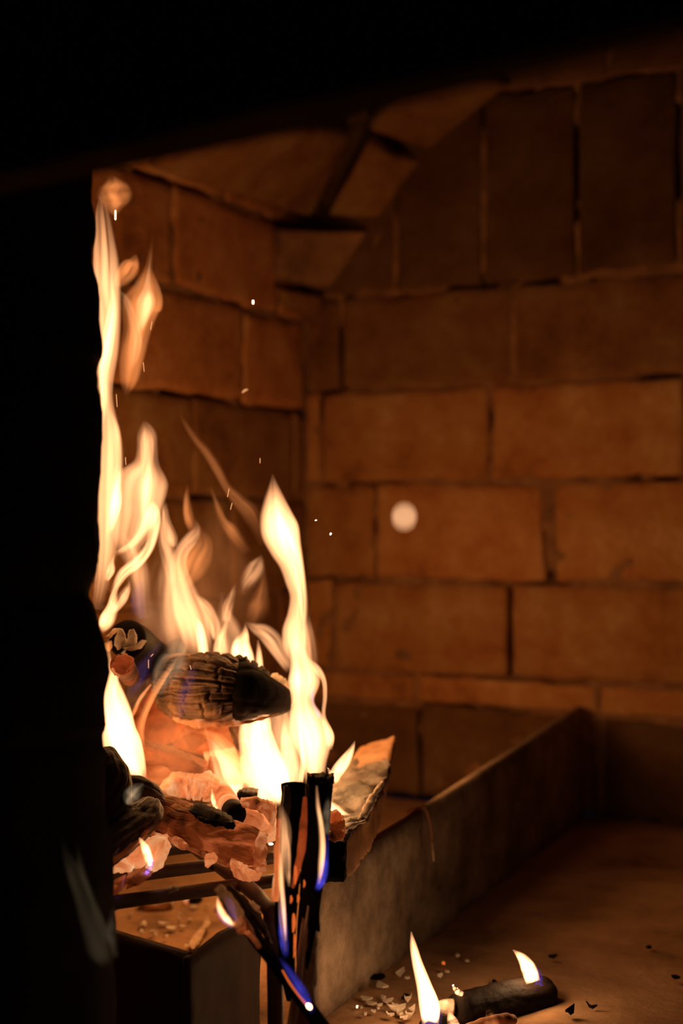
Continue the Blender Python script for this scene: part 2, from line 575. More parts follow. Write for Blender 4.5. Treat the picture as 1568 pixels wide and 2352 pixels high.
for c in range(9):
    z0, z1 = ZJ[c], ZJ[c + 1]
    while UJ[c][-1] < 1.58:
        UJ[c].append(min(UJ[c][-1] + 0.245, 1.60))
    for k in range(len(UJ[c]) - 1):
        u0, u1 = UJ[c][k], UJ[c][k + 1]
        g = 0.011 if (c == 3 and k == 2) else 0.0
        rnd_ = random.Random(sd)
        dz = rnd_.uniform(-0.003, 0.003)
        w0, w1 = Vector((u0, 0, z0 + dz)), Vector((u1, 0, z0 + rnd_.uniform(-0.003, 0.003)))
        w2, w3 = Vector((u1, 0, z1 + rnd_.uniform(-0.002, 0.002))), Vector((u0, 0, z1 + dz))
        if g:
            w0.x += g * 0.3; w3.x += g * 0.1
        if c == 3 and k == 1:
            w1.x -= g + 0.006; w2.x -= 0.009
        brick((w0, w1, w2, w3), -Y, wall_back, (M['brick_dark'] if c > 5 or c == 0 else M['brick_half'] if c == 5 else M['brick']), seed=sd, proud=rnd_.uniform(-0.0015, 0.0025))  # lowest course: shadow painted into the brick colour; upper courses only darker
        sd += 1

wall_left = sheet('wall_left', Vector((0, 0.0, 0)), -Y, Zv, 1.0, TOP, X, 150, 150, M['mortar'], 0.08, joint_relief)
tag(wall_left, 'side brick wall beside the fire, its corner filled with broken bricks', 'wall', kind='structure')
ZL = [0.0, 0.03, 0.15, 0.27, 0.39, 0.51, 0.632, 0.757, 0.88, 1.0, 1.12]
for c in range(10):
    off = [0.07, 0.19, 0.07, 0.19, 0.03, 0.158, 0.07, 0.2, 0.07, 0.2][c]
    js = [0.0, off]
    while js[-1] < 0.98:
        js.append(min(js[-1] + 0.243, 1.0))
    for k in range(len(js) - 1):
        if js[k + 1] - js[k] < 0.02:
            continue
        rnd_ = random.Random(500 + sd)
        a = [rnd_.uniform(-0.004, 0.004) for _ in range(4)]
        brick((Vector((0, -js[k + 1], ZL[c] + a[0])), Vector((0, -js[k], ZL[c] + a[1])),
               Vector((0, -js[k], ZL[c + 1] + a[1])), Vector((0, -js[k + 1], ZL[c + 1] + a[0]))),
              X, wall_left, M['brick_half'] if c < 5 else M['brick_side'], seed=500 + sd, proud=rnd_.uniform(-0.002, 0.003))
        sd += 1
# bricks corbelled across the corner below the flue
def qbrick(c3, seed, mat):
    bl, br, tr, tl = c3
    nrm = (br - bl).cross(tl - bl).normalized()
    brick(c3, nrm, wall_left, mat, depth=0.05, seed=seed, nx=18, ny=12, gap=0.003, rnd=0.008)
qbrick((onx(345, 392, 0.008), onx(716, 512, 0.02), onx(812, 312, 0.11), onx(430, 262, 0.10)), 901, M['brick_half'])
qbrick((ony(738, 504, -0.01), ony(868, 506, -0.004), ony(968, 374, -0.004), onx(836, 326, 0.125)), 902, M['brick_half'])
qbrick((onx(842, 308, 0.13), ony(985, 352, -0.004), ony(1190, 190, -0.004), onx(960, 140, 0.22)), 903, M['brick_half'])
qbrick((onx(640, 640, 0.012), ony(768, 664, -0.004), ony(864, 524, -0.004), onx(640, 520, 0.012)), 904, M['mortar'])
qbrick((onx(655, 700, 0.010), ony(728, 742, -0.004), ony(762, 676, -0.004), onx(640, 660, 0.010)), 905, M['brick_half'])
qbrick((onx(-150, 250, 0.008), onx(338, 388, 0.012), onx(420, 262, 0.10), onx(0, 150, 0.10)), 906, M['brick_half'])

wall_right = sheet('wall_right', Vector((1.60, -0.95, 0)), Y, Zv, 0.95, TOP, -X, 40, 40, M['mortar'], 0.08, lambda q: -0.004 * n3(q, 30))
tag(wall_right, 'brick side wall of the fireplace away from the fire', 'wall', kind='structure')
for c in range(9):
    js = [0.0, 0.12 if c % 2 else 0.243]
    while js[-1] < 0.94:
        js.append(min(js[-1] + 0.243, 0.95))
    for k in range(len(js) - 1):
        brick((Vector((1.60, -js[k], ZJ[c])), Vector((1.60, -js[k + 1], ZJ[c])), Vector((1.60, -js[k + 1], ZJ[c + 1])), Vector((1.60, -js[k], ZJ[c + 1]))),
              -X, wall_right, M['brick'], seed=1500 + sd, nx=8, ny=5)
        sd += 1

floor = sheet('floor', Vector((-0.3, -2.2, 0)), X, Y, 2.0, 2.2, Zv, 200, 220, M['floor'], 0.08,
              lambda q: 0.0015 * n3(q, 8) + 0.0008 * n3(q, 45, 3))
tag(floor, 'ash-stained hearth floor scattered with chips', 'floor', kind='structure')

# jamb in front of the left wall: rough edge, seen against the fire
EDGE = [(196, 180), (205, 330), (212, 400), (217, 520), (220, 600), (227, 680), (231, 800), (224, 850), (233, 950), (227, 1060), (226, 1160),
        (230, 1260), (222, 1320), (204, 1366), (219, 1395), (238, 1450), (243, 1520), (243, 1600), (238, 1660), (227, 1695),
        (238, 1740), (243, 1820), (244, 1900), (256, 1990), (264, 2060), (264, 2200), (262, 2352), (262, 2700)]
def jamb():
    rows = catmull(EDGE, 150)
    V, F = [], []
    for i, (x, y) in enumerate(rows):
        x += 2.2 * mnoise.noise(Vector((y * 0.05, 1, 2))) + 1.2 * mnoise.noise(Vector((y * 0.16, 4, 2)))
        q = P(x, y, 0.83)
        prof = [Vector((0, 0, 0)), Vector((-0.004, -0.022, 0)), Vector((-0.012, -0.06, 0)), Vector((-0.02, -0.085, 0)),
                Vector((-0.36, -0.085, 0)), Vector((-0.36, 0.008, 0)), Vector((-0.05, 0.008, 0)), Vector((-0.01, 0.006, 0))]
        for k, d in enumerate(prof):
            r = 0.003 * n3(q + d, 40, k)
            V.append(q + d + Vector((r, r, 0)))
    n = 8
    for i in range(len(rows) - 1):
        for k in range(n):
            k2 = (k + 1) % n
            F.append((i * n + k, i * n + k2, (i + 1) * n + k2, (i + 1) * n + k))
    F.append(tuple(range(n)))
    F.append(tuple((len(rows) - 1) * n + k for k in range(n)))
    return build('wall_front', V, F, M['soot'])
tag(jamb(), 'rough unlit jamb of the fireplace opening beside the fire', 'wall', kind='structure')

# hood edge above the opening
def hood():
    H = 0.135
    front = [(-160, 434), (0, 395), (300, 322), (600, 246), (1000, 165), (1568, 40), (1800, -12)]
    back = [(-160, 492), (0, 455), (300, 390), (600, 330), (1000, 232), (1568, 95), (1800, 40)]
    V, F = [], []
    def pt(x, y):
        d = ray(x, y)
        return CAM + d * (H / d.z)
    f3 = [pt(*q) for q in front]
    b3 = [pt(*q) for q in back]
    for a, b in zip(f3, b3):
        V += [a, b, b + Vector((0, 0, 0.5)), a + Vector((0, 0, 0.5))]
    m = len(f3)
    for i in range(m - 1):
        for k in range(4):
            k2 = (k + 1) % 4
            F.append((i * 4 + k, i * 4 + k2, (i + 1) * 4 + k2, (i + 1) * 4 + k))
    F.append((0, 1, 2, 3)); F.append(tuple((m - 1) * 4 + k for k in range(4)))
    o = build('trim_1', V, F, M['hood'], smooth=False)
    b = o.modifiers.new('edge', 'BEVEL'); b.width = 0.004; b.segments = 2
    return o
tag(hood(), 'smoke-darkened lintel of the hood across the opening', 'lintel', kind='structure')

# ------------------------------------------------------------------ slab beside the fire
def box_pts(name, bottom, top, thick_dir, mat, parent=None, nu=40, nv=10, seed=0, rough=0.002):
    """Upright slab: bottom/top edge lines (two points each) of its visible face, thickness along thick_dir."""
    V, F = [], []
    W = nu + 1
    for side in (0, 1):
        for j in range(nv + 1):
            for i in range(nu + 1):
                a, b = i / nu, j / nv
                q = (bottom[0] * (1 - a) + bottom[1] * a) * (1 - b) + (top[0] * (1 - a) + top[1] * a) * b
                q = q + thick_dir * side
                r = rough * (n3(q, 20, seed) + 0.5 * n3(q, 70, seed + 2))
                if i in (0, nu) or j == nv:
                    r -= 0.002 * (1 if side == 0 else -1)
                V.append(q - thick_dir.normalized() * r)
    o2 = (nv + 1) * W
    for s in (0, o2):
        for j in range(nv):
            for i in range(nu):
                F.append((s + j * W + i, s + j * W + i + 1, s + (j + 1) * W + i + 1, s + (j + 1) * W + i))
    loop = [i for i in range(nu)] + [j * W + nu for j in range(nv)] + [nv * W + i for i in range(nu, 0, -1)] + [j * W for j in range(nv, 0, -1)]
    n = len(loop)
    for k in range(n):
        F.append((loop[k], loop[(k + 1) % n], o2 + loop[(k + 1) % n], o2 + loop[k]))
    return build(name, V, F, mat, parent)

S0, S1 = onz(728, 2352, 0.0), Vector((0.397, -0.012, 0))
ht = [Vector((0, 0, 0.102)), Vector((0, 0, 0.135))]
slab = box_pts('side_slab', (S0, S1), (S0 + ht[0], S1 + ht[1]), Vector((-0.012, 0, 0)), M['slab'], seed=3)
tag(slab, 'grey concrete slab on edge beside the fire', 'slab')

# bent wire over the slab
hk = thing('bent_wire', P(990, 1975, 1.19), 'thin bent wire hooked over the grey concrete slab', 'wire')
log_mesh('wire', [(930, 1868, 1.24, 3.0), (955, 1856, 1.225, 3.2), (975, 1858, 1.205, 3.4), (986, 1885, 1.20, 3.4), (992, 1930, 1.20, 3.4), (995, 1980, 1.195, 3.0)], M['wood'], hk, na=10, nl=50, rough=0.25)
log_mesh('rust_scale', [(992, 1935, 1.194, 2.2), (994, 1958, 1.19, 2.6), (996, 1978, 1.19, 2.0)], M['chip'], hk, na=8, nl=24, rough=0.5)

# ------------------------------------------------------------------ front plates
pl0, pl1 = onz(200, 2127, 0.088), onz(424, 2196, 0.088)
pA = thing('steel_plate', Vector(((pl0 + pl1).x / 2, (pl0 + pl1).y / 2, 0)), 'dark steel plate on edge against the jamb, its rim glowing dully', 'plate')
d0 = Vector((pl0.x, pl0.y, 0)); d1 = Vector((pl1.x, pl1.y, 0))
box_pts('panel', (d0, d1), (pl0, pl1), Vector((0.002, 0.010, 0)), M['rust'], pA, nu=24, nv=12, seed=8, rough=0.0015)
pl2, pl3 = onz(430, 2204, 0.088), onz(600, 2096, 0.088)
pB = thing('steel_plate', Vector(((pl2 + pl3).x / 2, (pl2 + pl3).y / 2, 0)), 'dark dented steel plate on edge under the slanting stick', 'plate')
d2 = Vector((pl2.x, pl2.y, 0)); d3 = Vector((pl3.x, pl3.y, 0))
box_pts('panel', (d2, d3), (pl2, pl3), Vector((-0.009, 0.004, 0)), M['rust'], pB, nu=24, nv=12, seed=9, rough=0.004)

# ------------------------------------------------------------------ grate
GZ = 0.119
g_corner = onz(618, 2080, GZ)
grate = thing('fire_grate', Vector((g_corner.x, g_corner.y, 0)), 'dark round-bar iron grate carrying the burning logs', 'grate')
def bar(name, p3, r, mat, parent, na=14, nl=40):
    rows = catmull([tuple(p) for p in p3], nl)
    V, F = [], []
    for i in range(nl):
        c = Vector(rows[i])
        t = (Vector(rows[min(i + 1, nl - 1)]) - Vector(rows[max(i - 1, 0)])).normalized()
        a = Vector((0, 0, 1)) if abs(t.z) < 0.8 else X
        s = t.cross(a).normalized(); w = s.cross(t)
        for j in range(na):
            an = 2 * math.pi * j / na
            V.append(c + (s * math.cos(an) + w * math.sin(an)) * r * (1 + 0.06 * n3(c, 90, j)))
    for i in range(nl - 1):
        for j in range(na):
            F.append((i * na + j, i * na + (j + 1) % na, (i + 1) * na + (j + 1) % na, (i + 1) * na + j))
    F.append(tuple(range(na))); F.append(tuple((nl - 1) * na + j for j in range(na)))
    return build(name, V, F, mat, parent)
side_dir = (onz(470, 1963, GZ) - g_corner).normalized()
rod_dir = (onz(620, 2014, GZ) - onz(280, 2060, GZ)).normalized()
far_side = g_corner + side_dir * 0.46
bar('side_rail', [far_side, g_corner + side_dir * 0.2, g_corner + side_dir * 0.02, g_corner - side_dir * 0.006 - Zv * 0.012, g_corner - side_dir * 0.012 - Zv * 0.05, g_corner - side_dir * 0.012 - Zv * 0.119], 0.0052, M['steel'], grate, nl=60)
rail2 = -rod_dir * 0.30
bar('side_rail', [far_side + rail2, g_corner + rail2 + side_dir * 0.02, g_corner + rail2 - side_dir * 0.01 - Zv * 0.02, g_corner + rail2 - side_dir * 0.012 - Zv * 0.119], 0.0052, M['steel'], grate, nl=60)
for d in (0.055, 0.115, 0.175, 0.235, 0.295, 0.355, 0.415):
    c = g_corner + side_dir * d
    bar('cross_bar', [c - rod_dir * 0.32, c - rod_dir * 0.1, c + rod_dir * 0.05], 0.0046, M['steel'], grate, nl=20)
for q in (far_side, far_side + rail2):
    bar('leg', [q, q - Zv * 0.06, q - Zv * 0.119], 0.0052, M['steel'], grate, nl=10)

# ------------------------------------------------------------------ logs
# main charred log hanging over the embers
L1 = thing('charred_log', P(540, 1660, 1.10), 'short charred log with blocky cracks and sooty black tapered end, above the embers', 'log')
log_mesh('cracked_body', [(378, 1580, 1.13, 58), (430, 1582, 1.115, 76), (480, 1583, 1.10, 82), (530, 1586, 1.095, 79), (552, 1588, 1.095, 76)], M['charbrown'], L1, na=280, nl=170,
         disp=gator(11, 17, 0.0125, 0.095, 0.10, 0.03, 0.5), cap=0.5, rough=0.05, seed=4)
log_mesh('sooty_end', [(534, 1588, 1.095, 77), (560, 1590, 1.095, 73), (600, 1600, 1.10, 54), (640, 1608, 1.11, 36), (664, 1612, 1.12, 20), (676, 1613, 1.12, 8)], M['char'], L1, na=100, nl=70,
         disp=gator(12, 9, 0.05, 0.03, 0.12), cap=0.4, rough=0.035, seed=5)
log_mesh('hot_underside', [(398, 1650, 1.10, 4), (430, 1659, 1.085, 6), (480, 1663, 1.075, 7), (540, 1662, 1.072, 6), (600, 1651, 1.08, 5), (640, 1638, 1.09, 3)], M['ember_mid'], L1, na=30, nl=140, rough=0.9, seed=6)
log_mesh('tip_rim', [(640, 1636, 1.10, 4), (660, 1624, 1.105, 6), (672, 1608, 1.11, 6), (664, 1590, 1.115, 4)], M['ash'], L1, na=16, nl=30, rough=0.5, seed=7)
for k, (x, y, w) in enumerate(((548, 1513, 9), (562, 1518, 8), (580, 1528, 10), (598, 1540, 9), (612, 1551, 7))):
    chunk('char_crust', [(x - w, y + 6), (x - w * .6, y - 6), (x, y - 9), (x + w * .8, y - 5), (x + w * 1.2, y + 7), (x, y + 10)], 1.11, 0.02, M['char'], L1, seed=60 + k, n=22, jag=1.6)

stub = chunk('charred_twig', [(522, 1655), (560, 1655), (562, 1690), (572, 1722), (552, 1735), (536, 1700)], 1.115, 0.02, M['charbrown'], seed=31, n=60, jag=2.0)
tag(stub, 'charred grey-brown twig end poking down under the short charred log', 'twig')
kn = chunk('bark_shard', [(618, 1560), (628, 1545), (640, 1550), (668, 1578), (672, 1598), (650, 1592), (628, 1580)], 1.14, 0.02, M['ash'], seed=32, n=40)
tag(kn, 'pale curled shard behind the tapered tip of the charred log', 'bark')

# log behind at the left with the peeling bark
L2 = thing('peeling_log', P(290, 1500, 1.10), 'round dark log end with pale bark strips curling off it', 'log')
log_mesh('body', [(290, 1466, 1.10, 44), (312, 1482, 1.14, 46), (345, 1515, 1.20, 48), (380, 1540, 1.28, 46)], M['char'], L2, na=60, nl=50, cap=0.35, rough=0.03, seed=8)
for k, o in enumerate((
        [(262, 1478), (268, 1452), (274, 1444), (284, 1446), (290, 1470), (284, 1486), (268, 1494)],
        [(284, 1486), (294, 1462), (296, 1446), (308, 1444), (314, 1462), (306, 1482), (288, 1490)],
        [(283, 1488), (310, 1484), (328, 1470), (337, 1472), (322, 1490), (300, 1497)],
        [(304, 1462), (314, 1464), (316, 1476), (308, 1484), (302, 1472)],
        [(240, 1476), (256, 1472), (258, 1488), (248, 1496), (238, 1492)],
        [(242, 1462), (262, 1446), (276, 1444), (264, 1456), (250, 1468)])):
    chunk('bark_curl', o, 1.065 + 0.003 * k, 0.005, M['ash'] if k < 4 else M['chip'], L2, seed=70 + k, n=36, jag=0.7, tilt=(0.2, 0.3), rough=0.001)

L3 = thing('glowing_branch', P(275, 1550, 1.06), 'small round branch end glowing dark red under the peeling log', 'branch')
log_mesh('body', [(276, 1526, 1.035, 26), (284, 1532, 1.05, 26), (300, 1556, 1.09, 22)], M['coal'], L3, na=40, nl=30, cap=0.5, rough=0.02, seed=9)
chunk('red_end', [(255, 1530), (268, 1507), (290, 1500), (306, 1512), (304, 1530), (285, 1550), (266, 1552)], 1.028, 0.01, M['ember_dark'], L3, seed=81, n=40)
chunk('hot_rim', [(256, 1536), (262, 1548), (274, 1554), (276, 1551), (264, 1545), (259, 1534)], 1.02, 0.004, M['ember_hot'], L3, seed=82, n=26, jag=0.5)

dk = log_mesh('charred_knot', [(396, 1500, 1.17, 20), (402, 1492, 1.19, 22), (410, 1486, 1.22, 20)], M['char'], None, na=30, nl=24, cap=0.7, rough=0.06, seed=10)
tag(dk, 'black rounded knot of wood behind the cracked end of the charred log', 'wood')
bd = chunk('burnt_board', [(292, 1565), (345, 1560), (352, 1572), (325, 1610), (300, 1656), (292, 1640)], 1.14, 0.02, M['bark'], seed=33, tilt=(0.3, 0))
tag(bd, 'dark burnt board with a thin white-hot edge beside the tall side flame', 'board')
log_mesh('hot_edge', [(299, 1652, 1.115, 3), (310, 1630, 1.117, 3.5), (320, 1608, 1.118, 3), (332, 1590, 1.12, 2.5), (347, 1572, 1.12, 1.5)], M['ember_hot'], bd, na=10, nl=40, rough=0.6, seed=12)
db = log_mesh('smoking_log', [(345, 1530, 1.19, 34), (400, 1545, 1.17, 46), (450, 1550, 1.15, 50)], M['charbrown'], None, na=70, nl=60, cap=0.5, rough=0.05, seed=13, disp=gator(15, 9, 0.02, 0.05))
tag(db, 'smoking grey-brown log tucked behind the cracked charred log', 'log')

# ember bed
def emb(name, outline, Z, thick, mat, label, seed, tilt=(0, 0), cat='ember', group='glowing embers on the grate', n=50, jag=1.2):
    o = chunk(name, outline, Z, thick, M[mat], None, seed, tilt=tilt, n=n, jag=jag)
    return tag(o, label, cat, group)
emb('ember', [(300, 1650), (345, 1585), (410, 1600), (430, 1660), (400, 1700), (340, 1720), (305, 1700)], 1.19, 0.04, 'ember_red', 'red-hot ember lump behind the thin diagonal flame', 101)
emb('ember', [(400, 1660), (540, 1655), (590, 1700), (560, 1740), (470, 1730), (400, 1710)], 1.20, 0.04, 'ember_red', 'broad red-hot ember below the charred log', 102)
emb('ember', [(470, 1720), (560, 1710), (640, 1760), (630, 1830), (540, 1830), (480, 1790)], 1.19, 0.04, 'ember_hot', 'bright orange ember at the foot of the white central flame', 103)
emb('ember', [(330, 1740), (400, 1730), (420, 1770), (380, 1800), (335, 1790)], 1.16, 0.03, 'ember_red', 'dull red ember below the dark red wedge of wood', 104)
emb('ember', [(480, 1740), (505, 1745), (520, 1800), (500, 1850), (470, 1830)], 1.15, 0.03, 'ember_red', 'deep red ember standing right behind the white-hot cracked block', 105)
emb('ember', [(420, 1690), (470, 1670), (480, 1700), (440, 1725)], 1.15, 0.02, 'ember_red', 'small red ember bridging to the dark red wedge', 106)
w = chunk('ember_wedge', [(318, 1704), (335, 1706), (370, 1716), (400, 1724), (440, 1738), (474, 1757), (470, 1770), (440, 1772), (400, 1765), (372, 1750), (340, 1752), (322, 1738)], 1.10, 0.03, M['ember_dark'], None, 107, n=70)
tag(w, 'dark red wedge of burning wood lying across the embers', 'wood')
hb = thing('hot_block', P(440, 1835, 1.08), 'pale white-hot cracked block of wood on the embers', 'ember')
for k, o in enumerate(([(366, 1806), (400, 1774), (430, 1776), (432, 1826), (396, 1822)], [(432, 1776), (446, 1777), (442, 1830), (434, 1828)],
                       [(448, 1777), (484, 1778), (486, 1800), (462, 1832), (444, 1830)], [(486, 1784), (505, 1795), (500, 1826), (478, 1832), (466, 1830)])):
    chunk('glowing_face', o, 1.085, 0.035, M['ember_hot'], hb, 110 + k, n=40, jag=0.8, tilt=(0.2, 0))
hc = thing('hot_block', P(600, 1935, 1.03), 'pale orange block with flaking ash skin beside the upright sticks', 'ember')
for k, o in enumerate(([(560, 1850), (604, 1862), (622, 1890), (604, 1912), (562, 1890)], [(606, 1892), (632, 1880), (634, 1924), (612, 1932), (602, 1914)])):
    chunk('glowing_face', o, 1.035, 0.03, M['ember_hot'], hc, 120 + k, n=40, jag=0.8)
chunk('ash_skin', [(552, 1836), (590, 1832), (632, 1848), (636, 1868), (628, 1895), (614, 1870), (584, 1856), (556, 1850)], 1.02, 0.012, M['ember_mid'], hc, 125, n=60, jag=1.4)  # ash skin given a glowing material to brighten its unlit front
ho = thing('hollow_branch', P(525, 1875, 1.03), 'pale peeling branch stub with a round black burnt end', 'branch')
log_mesh('pale_bark', [(508, 1818, 1.10, 24), (522, 1845, 1.06, 27), (530, 1862, 1.04, 28)], M['ember_hot'], ho, na=40, nl=30, cap=0.3, rough=0.04, seed=14)
log_mesh('burnt_end', [(534, 1858, 1.035, 27), (538, 1868, 1.02, 27), (541, 1876, 1.012, 25)], M['char'], ho, na=40, nl=16, cap=0.6, rough=0.03, seed=15)
bk = chunk('charcoal', [(545, 1818), (570, 1812), (592, 1816), (592, 1832), (566, 1836), (548, 1832)], 1.07, 0.02, M['char'], None, 34)
tag(bk, 'flat black charcoal piece above the flaking ash skin', 'charcoal')

# big front log
L4 = thing('front_log', P(480, 1990, 0.99), 'thick glowing log with stepped growth layers lying across the grate front', 'log')
log_mesh('body', [(345, 1868, 1.005, 44), (400, 1884, 0.995, 50), (455, 1906, 0.975, 51), (510, 1928, 0.96, 53), (560, 1950, 0.95, 54), (600, 1964, 0.945, 46)], M['ember_log'], L4, na=220, nl=220,
         disp=gator(21, 12, 0.042, 0.085, 0.11, 0.08, 0.4), cap=0.5, rough=0.04, seed=16)
chunk('burnt_top', [(435, 1856), (452, 1846), (480, 1853), (505, 1864), (525, 1878), (540, 1890), (536, 1902), (508, 1896), (482, 1890), (458, 1880)], 0.952, 0.016, M['char'], L4, 134, n=70, jag=2.5, tilt=(-0.25, -0.3))
log_mesh('hot_underside', [(350, 1914, 0.985, 5), (385, 1926, 0.972, 8), (430, 1946, 0.955, 7), (480, 1966, 0.945, 6), (540, 1992, 0.935, 6), (600, 2002, 0.93, 6)], M['ember_mid'], L4, na=24, nl=160, rough=0.9, seed=18)
chunk('ragged_end', [(596, 1910), (612, 1918), (608, 1940), (616, 1955), (604, 1975), (612, 1995), (590, 2006), (582, 1960)], 0.935, 0.02, M['ember_mid'], L4, 136, n=44, jag=2.2)
emb('ember', [(529, 1976), (560, 1990), (590, 1998), (606, 2000), (604, 2010), (560, 2014), (540, 2002)], 0.93, 0.03, 'ember_hot', 'flat orange ember between the front log and the grate bar', 141)
emb('ember', [(470, 1966), (490, 1964), (500, 1974), (480, 1986), (472, 1980)], 0.925, 0.015, 'ember_hot', 'tiny bright ember hanging under the front log', 142)

# logs by the jamb
L5 = thing('bark_log', P(300, 1950, 0.93), 'dark barked log sloping down behind the jamb', 'log')
log_mesh('body', [(350, 1848, 0.955, 30), (325, 1880, 0.94, 42), (285, 1918, 0.925, 44), (240, 1955, 0.915, 42), (200, 1985, 0.91, 34)], M['bark'], L5, na=80, nl=90,
         disp=gator(31, 9, 0.03, 0.09, 0.14, 0.05, 0.5), cap=0.6, rough=0.09, seed=19)
log_mesh('hot_underside', [(352, 1868, 0.945, 5), (335, 1910, 0.925, 5), (300, 1948, 0.91, 5), (255, 1980, 0.90, 6)], M['ember_log'], L5, na=14, nl=40, rough=0.4, seed=20)
L6 = thing('knobbly_log', P(265, 1830, 0.95), 'knobbly dark log standing close to the jamb', 'log')
log_mesh('body', [(236, 1725, 0.955, 22), (258, 1770, 0.945, 36), (264, 1820, 0.94, 38), (255, 1870, 0.935, 40), (240, 1910, 0.935, 36)], M['bark'], L6, na=90, nl=100, cap=0.6, rough=0.13, seed=21, disp=gator(35, 8, 0.03, 0.07, 0.14, 0.05, 0.5))
L7 = thing('smoking_branch', P(330, 1850, 0.97), 'smoking dark branch between the knobbly log and the front log', 'branch')
log_mesh('body', [(282, 1800, 0.98, 26), (315, 1812, 0.98, 30), (350, 1828, 0.985, 26), (372, 1842, 0.99, 14)], M['bark'], L7, na=80, nl=80, cap=0.6, rough=0.12, seed=22, disp=gator(36, 8, 0.03, 0.07, 0.14, 0.05, 0.5))
hl = thing('hot_block', P(320, 2000, 0.94), 'flaking orange chunk with layered grain against the jamb', 'ember')
for k, (o, z) in enumerate((([(254, 1972), (290, 1958), (308, 1982), (306, 1995), (262, 2000)], 0.925), ([(290, 1960), (320, 1925), (345, 1930), (352, 1960), (330, 1990), (308, 1985)], 0.94),
                            ([(345, 1925), (380, 1920), (390, 1955), (375, 1985), (345, 2005), (338, 1985), (356, 1960)], 0.935), ([(292, 2010), (330, 1998), (350, 2005), (335, 2020), (295, 2035)], 0.92),
                            ([(255, 2030), (285, 2015), (288, 2035), (262, 2052)], 0.91))):
    chunk('layer', o, z, 0.022, M['ember_hot'] if k < 3 else M['ember_log'], hl, 150 + k, n=44, jag=1.4)

# log over the slab
def beam(name, secs, mat, parent, n=30, seed=0, rough=0.002):
    """secs: list of (4 corner pixels TL TR BR BL, depths of the four corners)."""
    flat = [tuple(v for c, z in zip(s[0], s[1]) for v in (c[0], c[1], z)) for s in secs]
    rows = catmull(flat, n)
    V, F = [], []
    sub = 8
    for r in rows:
        q4 = [P(r[3 * k], r[3 * k + 1], r[3 * k + 2]) for k in range(4)]
        for k in range(4):
            for t in range(sub):
                q = q4[k].lerp(q4[(k + 1) % 4], t / sub)
                c = sum(q4, Vector()) / 4
                if t == 0:
                    q = q.lerp(c, 0.05)
                q = q + Vector((n3(q, 60, seed), n3(q, 60, seed + 4), n3(q, 60, seed + 7))) * rough + Vector((n3(q, 220, seed), n3(q, 220, seed + 4), n3(q, 220, seed + 7))) * rough * 0.5
                V.append(q)
    na = 4 * sub
    for i in range(n - 1):
        for j in range(na):
            F.append((i * na + j, i * na + (j + 1) % na, (i + 1) * na + (j + 1) % na, (i + 1) * na + j))
    for i in (0, n - 1):
        V.append(sum((V[i * na + j] for j in range(na)), Vector()) / na)
        for j in range(na):
            F.append((i * na + j, i * na + (j + 1) % na, len(V) - 1))
    return build(name, V, F, mat, parent)
L8 = thing('split_log', P(800, 2000, 1.02), 'split log propped on the concrete slab, its sawn side brown', 'log')
beam('body', [([(735, 1905), (796, 1925), (796, 2024), (738, 2024)], (1.01, 0.985, 0.985, 1.0)),
              ([(745, 1850), (845, 1862), (845, 1962), (745, 1965)], (1.09, 1.05, 1.045, 1.08)),
              ([(775, 1790), (884, 1796), (876, 1888), (775, 1905)], (1.19, 1.14, 1.13, 1.18)),
              ([(815, 1728), (898, 1728), (890, 1795), (815, 1800)], (1.27, 1.20, 1.19, 1.25)),
              ([(850, 1705), (912, 1688), (904, 1722), (855, 1740)], (1.30, 1.24, 1.235, 1.29))], M['wood'], L8, n=60, seed=5, rough=0.0025)
beam('charred_top', [([(738, 1896), (796, 1916), (796, 1932), (738, 1922)], (1.008, 0.982, 0.984, 1.0)),
                     ([(748, 1838), (846, 1852), (846, 1868), (748, 1862)], (1.088, 1.048, 1.047, 1.08)),
                     ([(776, 1776), (886, 1786), (884, 1802), (776, 1802)], (1.188, 1.138, 1.135, 1.18)),
                     ([(812, 1745), (892, 1742), (890, 1756), (812, 1760)], (1.255, 1.19, 1.19, 1.24))], M['bark'], L8, n=50, seed=6, rough=0.004)
chunk('charred_end', [(742, 1925), (794, 1930), (793, 2022), (745, 2024)], 0.978, 0.012, M['char'], L8, 161, n=40)
log_mesh('ash_ridge', [(792, 1915, 0.99, 6), (815, 1892, 1.01, 11), (835, 1868, 1.03, 9), (850, 1842, 1.055, 8), (862, 1822, 1.075, 7), (878, 1798, 1.10, 4)], M['ash'], L8, na=20, nl=90, rough=0.9, seed=23)
log_mesh('ash_ridge', [(792, 1900, 0.99, 4), (812, 1893, 0.995, 7), (838, 1886, 1.01, 3)], M['ash'], L8, na=16, nl=50, rough=0.9, seed=24)
for k, (o, mt) in enumerate((([(752, 1888), (790, 1882), (792, 1902), (756, 1910)], 'ember_log'), ([(754, 1912), (792, 1906), (790, 1924), (770, 1934), (756, 1926)], 'ember_log'), ([(752, 1866), (775, 1862), (788, 1880), (756, 1886)], 'ember_red'))):
    chunk('glowing_flake', o, 0.972, 0.012, M[mt], L8, 165 + k, n=40, jag=2.0)

